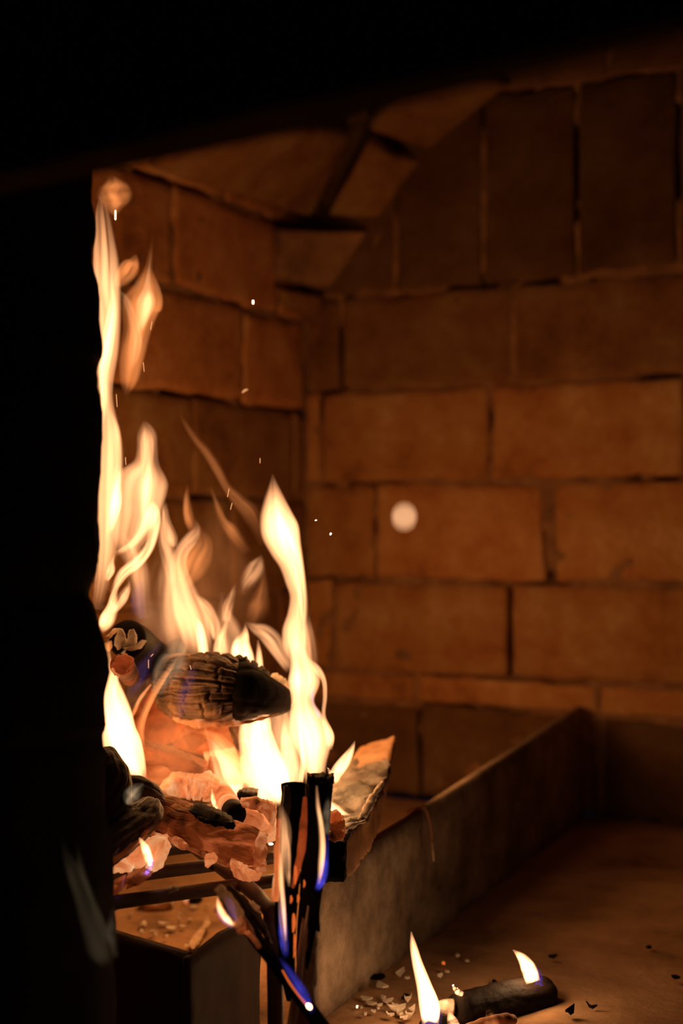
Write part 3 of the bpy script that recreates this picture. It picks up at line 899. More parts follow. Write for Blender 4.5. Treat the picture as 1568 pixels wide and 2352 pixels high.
# upright sticks
def stick(name, label, pts, mat, seed, strips=7, squash=0.8):
    t = thing(name, P(pts[-1][0], pts[-1][1], pts[-1][2]), label, 'stick')
    log_mesh('shaft', pts, mat, t, na=70, nl=140, disp=gator(seed, strips, 0.11, 0.09, 0.14, 0.05), cap=0.15, rough=0.03, seed=seed, up=tuple(FWD), squash=squash)
    return t
sA = stick('upright_stick', 'blackened upright stick with a red glowing edge, leaning on the grate', [(672, 1797, 0.915, 28), (672, 1850, 0.91, 29), (666, 1930, 0.90, 30), (660, 2030, 0.89, 28), (656, 2130, 0.885, 24), (660, 2230, 0.88, 18), (668, 2300, 0.875, 10)], M['char'], 41)
log_mesh('glowing_edge', [(632, 1940, 0.885, 4), (632, 2000, 0.88, 6), (630, 2040, 0.876, 7), (625, 2070, 0.876, 5)], M['ember_hot'], sA, na=16, nl=60, rough=0.7, seed=42)
log_mesh('glowing_edge', [(641, 1880, 0.885, 4), (637, 1960, 0.878, 7), (636, 2030, 0.874, 7), (634, 2070, 0.874, 5)], M['ember_red'], sA, na=16, nl=60, rough=0.4, seed=43)
log_mesh('bark_strip', [(658, 1805, 0.889, 7), (658, 1850, 0.884, 9), (655, 1900, 0.876, 6)], M['bark'], sA, na=16, nl=40, rough=0.3, seed=44)
sB = stick('upright_stick', 'taller blackened upright stick with its broken top beside the small flame', [(736, 1778, 0.90, 31), (732, 1830, 0.895, 31), (726, 1920, 0.885, 30), (718, 2010, 0.88, 28), (708, 2100, 0.875, 25), (697, 2190, 0.87, 18), (690, 2260, 0.865, 8)], M['char'], 45)
for k, o in enumerate(([(704, 1792), (706, 1776), (716, 1780), (722, 1796), (710, 1806)], [(748, 1786), (764, 1778), (767, 1794), (756, 1802)], [(722, 1782), (745, 1778), (750, 1790), (726, 1796)])):
    chunk('broken_top', o, 0.89, 0.018, M['char'], sB, 170 + k, n=24, jag=1.5)
log_mesh('red_seam', [(700, 1830, 0.875, 4), (698, 1880, 0.87, 8), (692, 1950, 0.862, 9), (682, 2000, 0.858, 7), (672, 2040, 0.855, 3)], M['ember_dark'], sB, na=16, nl=70, rough=0.3, seed=46)
for k, (x, y, h, wd) in enumerate(((698, 2030, 9, 2.2), (668, 2066, 9, 3), (684, 2064, 9, 3), (678, 2010, 22, 4), (674, 2120, 22, 4.5), (676, 2165, 20, 3), (675, 2190, 10, 2))):
    log_mesh('glowing_crack', [(x, y - h, 0.852, wd * 0.5), (x + 1, y, 0.85, wd), (x - 1, y + h, 0.85, wd * 0.4)], M['hotline'], sB, na=8, nl=14)
sC = thing('split_kindling', P(700, 2352, 0.87), 'pale split kindling stave standing below the blackened sticks', 'stick')
beam('shaft', [([(700, 2060), (722, 2058), (722, 2070), (700, 2072)], (0.88, 0.875, 0.885, 0.89)),
               ([(692, 2130), (727, 2130), (727, 2132), (692, 2132)], (0.865, 0.875, 0.89, 0.88)),
               ([(684, 2210), (730, 2215), (730, 2217), (684, 2212)], (0.86, 0.875, 0.89, 0.875)),
               ([(676, 2290), (726, 2300), (726, 2302), (676, 2292)], (0.855, 0.87, 0.885, 0.87)),
               ([(660, 2400), (712, 2400), (712, 2402), (660, 2402)], (0.85, 0.865, 0.88, 0.865))], M['wood'], sC, n=50, seed=11, rough=0.0012)
log_mesh('pale_splinter', [(708, 2080, 0.862, 2), (700, 2140, 0.857, 4), (692, 2210, 0.853, 5), (684, 2290, 0.85, 5), (668, 2400, 0.845, 5)], M['palewood'], sC, na=12, nl=60, rough=0.2, seed=47)
log_mesh('pale_splinter', [(694, 2120, 0.856, 2), (686, 2190, 0.852, 3), (678, 2250, 0.85, 3), (660, 2380, 0.845, 6)], M['palewood'], sC, na=12, nl=60, rough=0.2, seed=48)
log_mesh('dark_bark', [(722, 2060, 0.87, 5), (728, 2105, 0.87, 6), (731, 2140, 0.87, 4)], M['char'], sC, na=12, nl=30, rough=0.4, seed=49)

sD = thing('slanting_stick', P(700, 2352, 0.828), 'thin slanting stick with a split charred end and a glowing edge', 'stick')
log_mesh('shaft', [(545, 2095, 0.863, 15), (580, 2145, 0.853, 17), (625, 2205, 0.843, 16), (680, 2275, 0.833, 17), (730, 2345, 0.823, 18), (790, 2430, 0.813, 18)], M['char'], sD, na=40, nl=90, rough=0.05, seed=50, disp=gator(51, 6, 0.05, 0.07))
beam('split_end', [([(488, 2040), (503, 2030), (508, 2036), (494, 2046)], (0.858, 0.858, 0.868, 0.868)),
                   ([(510, 2072), (532, 2062), (540, 2072), (516, 2084)], (0.854, 0.854, 0.868, 0.868)),
                   ([(535, 2110), (560, 2098), (566, 2112), (540, 2125)], (0.848, 0.848, 0.863, 0.863)),
                   ([(565, 2150), (580, 2142), (584, 2152), (570, 2162)], (0.840, 0.840, 0.853, 0.853))], M['palewood'], sD, n=40, seed=14, rough=0.002)
beam('split_end', [([(518, 2034), (526, 2032), (530, 2038), (522, 2042)], (0.870, 0.870, 0.900, 0.900)),
                   ([(550, 2072), (566, 2066), (572, 2076), (556, 2084)], (0.864, 0.864, 0.900, 0.900)),
                   ([(580, 2110), (596, 2106), (600, 2118), (586, 2124)], (0.858, 0.858, 0.873, 0.873)),
                   ([(612, 2160), (622, 2156), (626, 2166), (616, 2170)], (0.850, 0.850, 0.863, 0.863))], M['bark'], sD, n=40, seed=15, rough=0.002)
chunk('fungus_knob', [(568, 2074), (582, 2074), (596, 2088), (594, 2100), (580, 2096)], 0.868, 0.012, M['chip'], sD, 181, n=26, jag=0.6)
chunk('hot_lump', [(540, 2112), (556, 2108), (562, 2122), (566, 2136), (552, 2140), (542, 2128)], 0.840, 0.012, M['ember_log'], sD, 182, n=30)
log_mesh('hot_lump', [(566, 2140, 0.838, 5), (585, 2160, 0.834, 6), (596, 2178, 0.832, 5)], M['ember_log'], sD, na=12, nl=24, rough=0.4, seed=52)
log_mesh('glowing_edge', [(648, 2228, 0.825, 1.6), (664, 2256, 0.821, 2.2), (684, 2284, 0.817, 2.2), (704, 2308, 0.814, 2.6)], M['hotline'], sD, na=10, nl=40, seed=53)
log_mesh('glowing_tip', [(704, 2306, 0.812, 3), (710, 2312, 0.811, 6), (714, 2318, 0.811, 3)], M['spark'], sD, na=14, nl=12, cap=0.8)

# fallen pieces on the hearth floor
def onfloor_Z(px, py, z=0.0):
    q = onz(px, py, z)
    return (q - CAM).dot(FWD)
zf = onfloor_Z(1150, 2352, 0.0)
fl = thing('fallen_log', onz(1150, 2352, 0.0), 'charred round log burning on the hearth floor beside the slab', 'log')
log_mesh('body', [(1040, 2325, 1.02, 42), (1100, 2314, 1.035, 46), (1170, 2300, 1.05, 48), (1225, 2290, 1.065, 47), (1262, 2284, 1.075, 42)], M['charlog'], fl, na=80, nl=110, cap=0.7, rough=0.04, seed=54, disp=gator(55, 7, 0.06, 0.04))
log_mesh('ash_end', [(1004, 2312, 1.02, 12), (1022, 2312, 1.02, 18), (1044, 2314, 1.02, 22)], M['ash'], fl, na=30, nl=30, rough=0.2, seed=55)
log_mesh('hot_grain', [(1060, 2368, 0.985, 10), (1120, 2352, 0.99, 16), (1180, 2340, 1.01, 12)], M['ember_log'], fl, na=20, nl=40, rough=0.4, seed=56)
sl = log_mesh('small_log_end', [(975, 2372, 1.0, 26), (1000, 2360, 1.01, 30), (1030, 2370, 1.02, 30)], M['charlog'], None, na=40, nl=30, cap=0.7, rough=0.07, seed=57)
tag(sl, 'small charred log end under the tall thin floor flame', 'log')

rnd = random.Random(7)
def flake(px, py, w, h, rot, mat, z0=0.002, thick=0.0014):
    c = onz(px, py, z0)
    k = (c - CAM).dot(FWD) / FPX
    n = rnd.randint(6, 9)
    V, F = [], []
    ca, sa = math.cos(rot), math.sin(rot)
    curl = rnd.uniform(0.1, 0.9)
    for s in (0, 1):
        for i in range(n):
            a = 2 * math.pi * i / n
            r = rnd.uniform(0.75, 1.15) if s == 0 else rr[i]
            if s == 0:
                rr = rr + [r] if i else [r]
            lx, ly = math.cos(a) * w * k * r, math.sin(a) * h * k * 2.6 * r
            x, y = lx * ca - ly * sa, lx * sa + ly * ca
            z = curl * (lx * lx + ly * ly) / (w * k) + s * thick
            q = RIGHT * x + FLAT * y
            V.append(Vector((c.x + q.x, c.y + q.y, c.z + z)))
    F.append(tuple(range(n))); F.append(tuple(range(n, 2 * n)))
    for i in range(n):
        F.append((i, (i + 1) % n, n + (i + 1) % n, n + i))
    return build('ash_flake', V, F, mat, None, smooth=False)
for (x, y, w, h) in ((878, 2273, 14, 8), (840, 2298, 9, 6), (851, 2308, 9, 6), (889, 2305, 8, 6), (912, 2325, 12, 9), (918, 2333, 9, 6), (907, 2316, 5, 3),
                     (857, 2329, 6, 3), (871, 2313, 5, 3), (896, 2341, 8, 5), (940, 2342, 6, 4), (946, 2326, 5, 5), (917, 2247, 7, 5), (935, 2249, 4, 3),
                     (1027, 2235, 5, 3), (1010, 2248, 4, 3), (880, 2297, 5, 3), (936, 2306, 4, 4), (1050, 2200, 6, 2), (1073, 2212, 7, 2), (828, 2318, 6, 2), (926, 2346, 10, 4),
                     (868, 2318, 4, 2), (838, 2334, 4, 2)):
    own = {(878, 2273): 'largest flat pale ash flake, lying alone between slab foot and flame', (917, 2247): 'pale ash flake close under the tall thin flame, nearest the slab',
           (912, 2325): 'largest crumpled ash flake of the cluster before the floor flame', (1050, 2200): 'thin ash sliver behind the tiny orange floor ember',
           (1073, 2212): 'long thin ash sliver on bare floor behind the fallen log'}
    tag(flake(x, y, w, h, rnd.uniform(0, 3), M['ash']), own.get((x, y), 'pale ash flake in the cluster around the tall thin floor flame'), 'ash flake', 'ash flakes on the hearth floor')
for (x, y, w, h) in ((865, 2250, 18, 8), (1135, 2258, 6, 3), (1268, 2206, 7, 4), (1255, 2262, 6, 3), (1308, 2336, 9, 6), (1360, 2318, 14, 2), (1490, 2180, 8, 3), (1552, 2255, 10, 5), (930, 2300, 8, 6)):
    o = flake(x, y, w, h, rnd.uniform(0, 3), M['char'])
    o.name = 'charcoal_crumb'
    own = {(865, 2250): 'flat black charcoal patch at the foot of the concrete slab', (1308, 2336): 'black charcoal crumb beside the rounded end of the fallen log',
           (1360, 2318): 'long thin black charcoal sliver on the open floor', (930, 2300): 'black charcoal crumb among the pale ash flakes', (1135, 2258): 'small black crumb right behind the fallen log'}
    tag(o, own.get((x, y), 'small black charcoal crumb on the open hearth floor'), 'charcoal', 'charcoal crumbs on the hearth floor')
e1 = flake(1018, 2219, 4, 2, 0, M['hotline']); e1.name = 'floor_ember'
tag(e1, 'tiny orange ember on the floor right of the tall thin floor flame', 'ember')
e2 = flake(820, 2316, 3.0, 0.9, 0, M['spark'], thick=0.0015); e2.name = 'floor_ember'
tag(e2, 'tiny white-hot ember at the edge of the ash flakes', 'ember')

# ash bed under the grate
for (x, y, w, h) in ((328, 2130, 9, 7), (376, 2127, 14, 3), (394, 2139, 14, 4), (420, 2134, 8, 3), (414, 2106, 6, 3), (393, 2088, 6, 5), (436, 2115, 6, 3), (475, 2088, 5, 3),
                     (350, 2150, 8, 4), (325, 2148, 5, 3), (380, 2160, 6, 4), (356, 2155, 5, 4), (497, 2090, 6, 3), (445, 2088, 10, 2), (412, 2116, 4, 2), (300, 2105, 5, 3)):
    o = flake(x, y, w, h, rnd.uniform(-0.4, 0.4), M['ash'])
    tag(o, 'pale flake lying in the ash under the grate', 'ash flake', 'flakes in the ash under the grate')
ch = thing('bark_chip', onz(450, 2150, 0), 'long pale curved bark chip in the ash behind the steel plates', 'bark')
zc = onfloor_Z(450, 2150)
chunk('long_piece', [(432, 2166), (445, 2150), (460, 2132), (470, 2115), (474, 2102), (480, 2110), (484, 2120), (474, 2124), (470, 2140), (462, 2158), (444, 2180)], zc - 0.01, 0.008, M['chip'], ch, 190, n=50, jag=0.8, tilt=(0, -1.2), rough=0.0006)
chunk('short_piece', [(412, 2180), (425, 2170), (440, 2172), (442, 2182), (424, 2192)], zc - 0.03, 0.008, M['chip'], ch, 191, n=30, jag=0.8, rough=0.0006)
ab = thing('half_burnt_coal', onz(445, 2075, 0.0), 'round half-burnt coal glowing on one side under the grate', 'coal')
zc2 = onfloor_Z(445, 2078)
log_mesh('core', [(446, 2068, zc2, 14), (452, 2070, zc2 + 0.02, 15)], M['char'], ab, na=24, nl=12, cap=0.9, rough=0.05)
log_mesh('glowing_rim', [(430, 2078, zc2 - 0.006, 3), (426, 2066, zc2 - 0.006, 5), (434, 2056, zc2 - 0.006, 5), (452, 2054, zc2, 3)], M['ember_hot'], ab, na=12, nl=24, rough=0.3)
fb = chunk('charred_chunk', [(326, 2062), (350, 2056), (390, 2058), (398, 2080), (360, 2092), (332, 2090)], onfloor_Z(360, 2085), 0.03, M['wood'], None, 192)
tag(fb, 'dim brown burnt chunk lying in the ash under the grate', 'wood')
gf = chunk('ash_crumb', [(382, 2040), (398, 2036), (410, 2036), (406, 2044), (390, 2048)], 0.895, 0.005, M['ash'], None, 193, n=24)
tag(gf, 'white ash crumb resting on the front grate bar', 'ash')

# ------------------------------------------------------------------ flames
G = 'flames of the main fire'
def FL(label, *layers, **kw):
    """First layer is the flame itself, the others are brighter cores or blue fringes inside it."""
    root = None
    for i, (pts, Z, level, hue) in enumerate(layers):
        nm = 'flame' if i == 0 else ('blue_fringe' if hue in ('blue', 'violet') else 'core')
        o = flame(nm, pts, Z, level, hue, parent=root, label=label, group=kw.get('group', G), depth=kw.get('depth', 0.55), soft=kw.get('soft', 0.9), base=kw.get('base', 0.12))
        if root is None:
            root = o
    return root

f_col = FL('tall wavy flame column climbing right along the jamb edge',
   ([(222, 1400, 10), (235, 1330, 16), (243, 1256, 24), (248, 1137, 30), (250, 1019, 27), (243, 930, 16), (240, 880, 18), (243, 804, 26), (250, 730, 24), (245, 656, 28), (243, 600, 26), (238, 540, 20), (235, 490, 14), (233, 440, 2)], 1.12, 2.2, 'fire'),
   ([(254, 1225, 3), (266, 1160, 13), (270, 1115, 8), (276, 1070, 1)], 1.115, 3.0, 'fire'),
   ([(234, 990, 4), (240, 920, 9), (238, 860, 10), (246, 800, 13), (256, 740, 12), (260, 690, 8), (254, 630, 2)], 1.118, 2.4, 'fire'),
   ([(245, 1240, 4), (262, 1130, 10), (272, 1060, 6), (266, 990, 8), (250, 940, 3)], 1.125, 1.0, 'fire'))
f_br = FL('orange branch flame with a thin pointed tip beside the flame column',
   ([(288, 908, 4), (296, 870, 18), (304, 810, 24), (314, 760, 26), (322, 710, 34), (330, 690, 36), (336, 660, 26), (340, 620, 9), (345, 585, 5), (350, 545, 1)], 1.13, 1.0, 'orange'),
   ([(316, 770, 4), (334, 700, 17), (338, 660, 8), (342, 615, 3), (346, 580, 1)], 1.128, 1.2, 'fire'),
   ([(300, 850, 5), (312, 790, 12), (306, 740, 9), (290, 690, 8), (275, 670, 2)], 1.132, 0.5, 'fire'))
FL('small curled orange flame knob leaning off the flame column',
   ([(262, 660, 6), (282, 638, 16), (298, 615, 18), (308, 600, 11), (312, 584, 2)], 1.125, 0.75, 'orange'))
FL('detached soft flame puff under the hood corner',
   ([(262, 498, 4), (261, 474, 22), (262, 452, 34), (261, 428, 28), (258, 402, 4)], 1.10, 0.75, 'orange'), soft=1.8)
f_flat = FL('pale flame with square shoulders and a blunt narrow top',
   ([(292, 1300, 6), (296, 1240, 32), (312, 1180, 46), (324, 1120, 52), (330, 1092, 48), (336, 1062, 26), (338, 1030, 21), (337, 1000, 20), (334, 980, 13), (331, 966, 2)], 1.14, 2.0, 'fire'),
   ([(330, 1200, 5), (332, 1130, 13), (336, 1070, 12), (337, 1010, 12), (334, 980, 3)], 1.138, 1.0, 'fire'))
FL('thin bright ribbon flame hooking up to the shouldered flame',
   ([(266, 1272, 5), (300, 1252, 8), (325, 1225, 10), (344, 1190, 16), (350, 1165, 11), (350, 1148, 1)], 1.11, 2.6, 'fire'))
FL('twisting bright ribbon flame above the peeling log',
   ([(258, 1362, 5), (282, 1318, 11), (316, 1290, 12), (342, 1255, 11), (355, 1210, 11), (357, 1175, 9), (352, 1150, 2)], 1.12, 2.2, 'fire'))
f_lick = FL('bright licking flame around the round peeling log end',
   ([(228, 1450, 10), (245, 1425, 18), (258, 1395, 14), (262, 1365, 8), (272, 1338, 5), (285, 1308, 1)], 1.07, 3.0, 'fire'),
   ([(244, 1335, 4), (254, 1310, 9), (258, 1288, 4), (262, 1275, 1)], 1.075, 1.4, 'fire'))
FL('narrow pale flame strip between the shouldered and the central flames',
   ([(396, 1350, 6), (388, 1290, 13), (378, 1235, 14), (374, 1195, 8), (376, 1155, 2)], 1.15, 0.9, 'fire'),
   ([(402, 1258, 4), (395, 1238, 11), (383, 1200, 8), (379, 1172, 6), (381, 1152, 1)], 1.145, 0.9, 'fire'))
f_mid = FL('broad central flame bending from the log top into a forked point',
   ([(462, 1505, 24), (444, 1430, 34), (424, 1370, 28), (412, 1320, 20), (410, 1290, 17), (420, 1262, 15), (440, 1235, 14), (452, 1215, 8), (448, 1192, 1)], 1.17, 2.2, 'fire'),
   ([(416, 1360, 8), (432, 1312, 28), (454, 1278, 28), (468, 1245, 16), (457, 1216, 6), (448, 1188, 1)], 1.18, 0.55, 'orange'),
   ([(497, 1472, 6), (493, 1442, 12), (480, 1404, 11), (464, 1382, 8), (448, 1366, 2)], 1.165, 1.2, 'fire'))
FL('short white flame standing on the cracked part of the charred log',
   ([(468, 1508, 12), (463, 1470, 12), (458, 1440, 9), (452, 1420, 2)], 1.16, 3.5, 'fire'))
FL('low pale flame on the middle of the charred log',
   ([(506, 1510, 16), (506, 1480, 13), (512, 1455, 8), (520, 1430, 4), (530, 1400, 1)], 1.165, 2.0, 'fire'))
FL('white twin-tipped flame behind the sooty end of the charred log',
   ([(566, 1560, 20), (558, 1515, 25), (556, 1482, 19), (562, 1455, 9), (563, 1432, 1)], 1.15, 5.0, 'fire'),
   ([(596, 1570, 10), (595, 1525, 9), (594, 1492, 5), (592, 1470, 1)], 1.148, 3.0, 'fire'),
   ([(536, 1520, 8), (542, 1480, 8), (548, 1460, 1)], 1.152, 2.0, 'fire'))
FL('soft pale flame wisp reaching left from the tall teardrop flame',
   ([(668, 1540, 10), (640, 1490, 17), (612, 1456, 16), (585, 1442, 10), (562, 1428, 1)], 1.15, 1.0, 'fire'))
f_tear = FL('tall white teardrop flame with a sharp tip above the log end',
   ([(690, 1530, 14), (678, 1490, 26), (676, 1450, 28), (681, 1410, 21), (684, 1370, 19), (678, 1335, 23), (669, 1295, 28), (656, 1260, 36), (643, 1220, 43), (634, 1185, 37), (630, 1150, 25), (628, 1120, 13), (626, 1090, 1)], 1.13, 4.5, 'fire'),
   ([(696, 1440, 3), (698, 1400, 8), (692, 1340, 10), (680, 1280, 12), (660, 1230, 16), (640, 1180, 10), (630, 1130, 2)], 1.128, 2.0, 'fire'))
f_right = FL('wide curling white flame between the charred log tip and the upright sticks',
   ([(722, 1800, 22), (722, 1755, 27), (718, 1702, 42), (702, 1652, 38), (695, 1610, 26), (698, 1562, 36), (690, 1522, 24), (680, 1480, 14), (672, 1450, 2)], 1.10, 5.0, 'fire'),
   ([(757, 1722, 5), (756, 1690, 11), (743, 1645, 5), (746, 1600, 5), (743, 1562, 6), (726, 1535, 9), (704, 1510, 2)], 1.098, 3.0, 'fire'),
   ([(735, 1650, 6), (720, 1620, 3), (716, 1590, 5), (722, 1572, 1)], 1.097, 0.3, 'blue'))
f_white = FL('thick white flame pouring down the middle of the embers',
   ([(642, 1850, 8), (628, 1822, 42), (606, 1770, 50), (593, 1720, 43), (586, 1680, 38), (590, 1645, 30), (594, 1600, 8)], 1.09, 7.0, 'fire'),
   ([(566, 1806, 26), (534, 1782, 34), (508, 1742, 24), (492, 1712, 13), (470, 1688, 1)], 1.10, 2.2, 'fire'),
   ([(560, 1815, 16), (520, 1816, 16), (500, 1806, 6), (495, 1790, 1)], 1.095, 2.5, 'fire'))
FL('pale flame rising behind the tops of the two upright sticks',
   ([(672, 1810, 24), (668, 1765, 26), (664, 1710, 20), (660, 1670, 14), (654, 1635, 2)], 1.08, 2.6, 'fire'),
   ([(690, 1802, 5), (696, 1750, 6), (690, 1700, 5), (684, 1650, 1)], 1.075, 2.0, 'fire'))
f_left = FL('big white flame sheet rising past the jamb from the knobbly log',
   ([(330, 1796, 9), (310, 1768, 28), (284, 1722, 44), (268, 1682, 44), (262, 1640, 40), (256, 1600, 31), (250, 1560, 20), (245, 1520, 12), (250, 1470, 2)], 1.05, 6.0, 'fire'),
   ([(262, 1600, 5), (262, 1560, 8), (274, 1520, 7), (290, 1488, 1)], 1.045, 1.2, 'fire'))
FL('thin diagonal orange flame ribbon crossing the smoking log',
   ([(330, 1720, 4), (322, 1680, 8), (330, 1640, 8), (350, 1598, 7), (376, 1555, 6), (398, 1525, 3), (408, 1510, 1)], 1.08, 0.8, 'orange'))
FL('pointed bright little flame on the split log right of the sticks',
   ([(766, 1800, 8), (772, 1776, 14), (790, 1750, 14), (806, 1724, 8), (815, 1702, 1)], 1.03, 4.0, 'fire'))
f_lie = FL('small white flame lying on the split log behind the sticks',
   ([(752, 1842, 6), (768, 1858, 12), (788, 1867, 6), (804, 1872, 1)], 1.01, 4.0, 'fire'))
FL('tiny curled flame tip at the broken stick top',
   ([(772, 1792, 3), (764, 1782, 6), (757, 1772, 4), (753, 1764, 1)], 0.99, 1.6, 'fire'))
FL('long faint flame strand drifting up and left from the teardrop flame',
   ([(604, 1250, 6), (578, 1184, 17), (548, 1150, 13), (520, 1118, 9), (500, 1080, 10), (475, 1040, 9), (450, 1010, 7), (430, 980, 6), (411, 950, 1)], 1.2, 0.42, 'orange'), base=0.35, soft=1.4)
FL('short faint flame strand below the long drifting strand',
   ([(566, 1270, 10), (532, 1222, 14), (512, 1195, 8), (498, 1160, 6), (483, 1115, 1)], 1.2, 0.45, 'orange'), base=0.35, soft=1.4)
FL('faint narrow flame tongue above the forked central flame',
   ([(444, 1225, 7), (434, 1192, 10), (429, 1150, 7), (431, 1112, 1)], 1.19, 0.5, 'orange'), base=0.35, soft=1.4)
FL('small soft orange flame left of the teardrop flame stem',
   ([(556, 1366, 4), (570, 1335, 16), (586, 1308, 18), (595, 1290, 11), (601, 1274, 1)], 1.16, 0.75, 'fire'), base=0.35, soft=1.4)
FL('dull red-orange flame fold between the small orange flame and the teardrop stem',
   ([(572, 1445, 10), (592, 1400, 22), (602, 1360, 14), (606, 1320, 5), (607, 1296, 1)], 1.17, 0.30, 'orange'), base=0.35, soft=1.4)
FL('pale small flame lick over the middle of the charred log',
   ([(520, 1430, 10), (524, 1392, 10), (533, 1365, 6), (541, 1340, 1)], 1.165, 0.6, 'fire'))
FL('wide thin veil of flame glowing faintly behind the central flames',
   ([(520, 1510, 60), (512, 1430, 96), (505, 1340, 90), (500, 1270, 76), (500, 1190, 40), (500, 1130, 5)], 1.24, 0.16, 'orange'), soft=2.2, depth=0.3, base=0.4)
FL('faint warm veil between the peeling log and the central flame',
   ([(360, 1520, 40), (370, 1450, 60), (375, 1380, 56), (380, 1310, 40), (385, 1250, 8)], 1.22, 0.30, 'fire'), soft=2.0, depth=0.3, base=0.4)
FL('pale upright flame sheet between the peeling log and the broad central flame',
   ([(424, 1540, 24), (408, 1455, 32), (394, 1385, 25), (386, 1315, 18), (381, 1245, 3)], 1.16, 1.1, 'fire'), base=0.5, soft=1.4)
FL('loose pale flame lobe under the shouldered flame',
   ([(330, 1420, 14), (322, 1360, 20), (316, 1310, 22), (300, 1260, 16), (280, 1220, 2)], 1.15, 0.8, 'fire'), base=0.5, soft=1.5)
FL('pale flame swelling on top of the charred log between its short flames',
   ([(545, 1540, 24), (530, 1490, 30), (520, 1440, 26), (512, 1400, 12), (508, 1360, 1)], 1.18, 0.7, 'fire'), base=0.3, soft=1.4)
FL('violet gas glow beside the round peeling log',
   ([(330, 1425, 6), (318, 1392, 14), (322, 1352, 12), (326, 1318, 1)], 1.13, 0.09, 'violet'))
FL('violet gas glow rising along the burnt board',
   ([(296, 1606, 6), (325, 1548, 18), (346, 1508, 10), (392, 1450, 3)], 1.10, 0.07, 'violet'), soft=1.6)
FL('violet gas haze over the cracked end of the charred log',
   ([(412, 1660, 4), (424, 1600, 16), (440, 1555, 12), (446, 1520, 2)], 1.03, 0.07, 'violet'), soft=1.6)
FL('grey smoky gas curling over the smoking log',
   ([(356, 1605, 8), (376, 1558, 26), (398, 1522, 30), (412, 1490, 18), (420, 1450, 3)], 1.06, 0.16, 'grey'), soft=1.8)
FL('short white flame hanging over the flaking orange chunk',
   ([(344, 1990, 4), (341, 1972, 10), (332, 1946, 9), (320, 1924, 2)], 0.915, 4.5, 'fire'),
   ([(338, 2004, 3), (344, 1990, 6), (350, 1975, 3)], 0.913, 0.5, 'blue'))
FL('thin white flame lick behind the burnt top of the front log',
   ([(497, 1860, 4), (490, 1838, 5), (486, 1812, 1)], 1.0, 2.5, 'fire'))
FL('smoky pale flame between the knobbly log and the smoking branch',
   ([(292, 1850, 4), (300, 1832, 16), (312, 1815, 14), (330, 1800, 3)], 0.895, 0.22, 'grey'), soft=1.7)

FL('wide orange glow of burning gas over the ember bed',
   ([(470, 1840, 50), (445, 1780, 92), (420, 1715, 96), (400, 1660, 70), (385, 1610, 10)], 1.07, 0.32, 'orange'), soft=1.8, depth=0.2, base=0.3)
FL('small curled flame lick right above the round peeling log',
   ([(258, 1408, 6), (280, 1376, 11), (292, 1352, 7), (298, 1334, 1)], 1.10, 1.3, 'fire'))
FL('milky flame haze beside the foot of the teardrop flame',
   ([(712, 1580, 12), (708, 1520, 18), (702, 1455, 16), (698, 1390, 4)], 1.135, 0.8, 'fire'), base=0.4, soft=1.5)
FL('pale flame haze swelling behind the curling white flame',
   ([(640, 1800, 20), (650, 1740, 40), (650, 1670, 40), (640, 1610, 24), (630, 1560, 4)], 1.14, 1.1, 'fire'), base=0.4, soft=1.5)
FL('second diagonal flame ribbon rising from the embers to the white central flame',
   ([(600, 1830, 10), (560, 1775, 18), (520, 1720, 14), (485, 1690, 10), (440, 1680, 2)], 1.06, 0.9, 'orange'), base=0.3)
GS = 'thin flames on the kindling'
FL('long pale flame ribbon running down the upright stick with the red edge',
   ([(656, 2185, 2), (650, 2120, 7), (646, 2050, 6), (648, 1990, 8), (654, 1935, 12), (652, 1890, 11), (643, 1845, 2)], 0.855, 0.75, 'fire'),
   ([(656, 2160, 2), (650, 2080, 5), (645, 2020, 5), (644, 1960, 2)], 0.853, 1.3, 'fire'),
   ([(664, 2036, 2), (661, 2000, 5), (661, 1950, 5), (657, 1905, 2)], 0.852, 0.7, 'fire'),
   ([(657, 2200, 4), (652, 2160, 9), (649, 2110, 8), (648, 2040, 4)], 0.85, 0.30, 'blue'), group=GS)
f_stick = FL('bright flame ribbon with blue edge on the taller upright stick',
   ([(732, 2030, 2), (737, 1990, 6), (740, 1940, 6), (736, 1890, 5), (730, 1850, 4), (727, 1805, 1)], 0.845, 1.7, 'fire'),
   ([(726, 2046, 4), (740, 2016, 9), (747, 1970, 6), (752, 1918, 2)], 0.843, 0.55, 'blue'),
   ([(748, 1920, 6), (750, 1870, 8), (754, 1830, 3)], 0.846, 0.10, 'grey'), group=GS)
FL('blue flame running along the slanting stick',
   ([(718, 2326, 4), (696, 2282, 9), (666, 2232, 7), (642, 2200, 2)], 0.812, 0.26, 'blue'), group=GS)
f_split = FL('small white flame with violet rim under the split stick end',
   ([(538, 2126, 4), (520, 2110, 8), (508, 2094, 7), (501, 2074, 4), (500, 2058, 1)], 0.833, 3.2, 'fire'),
   ([(535, 2130, 3), (515, 2114, 5), (502, 2096, 4), (498, 2076, 1)], 0.831, 0.4, 'violet'),
   ([(545, 2120, 3), (535, 2095, 9), (526, 2072, 8), (515, 2055, 2)], 0.831, 0.12, 'violet'), group=GS)

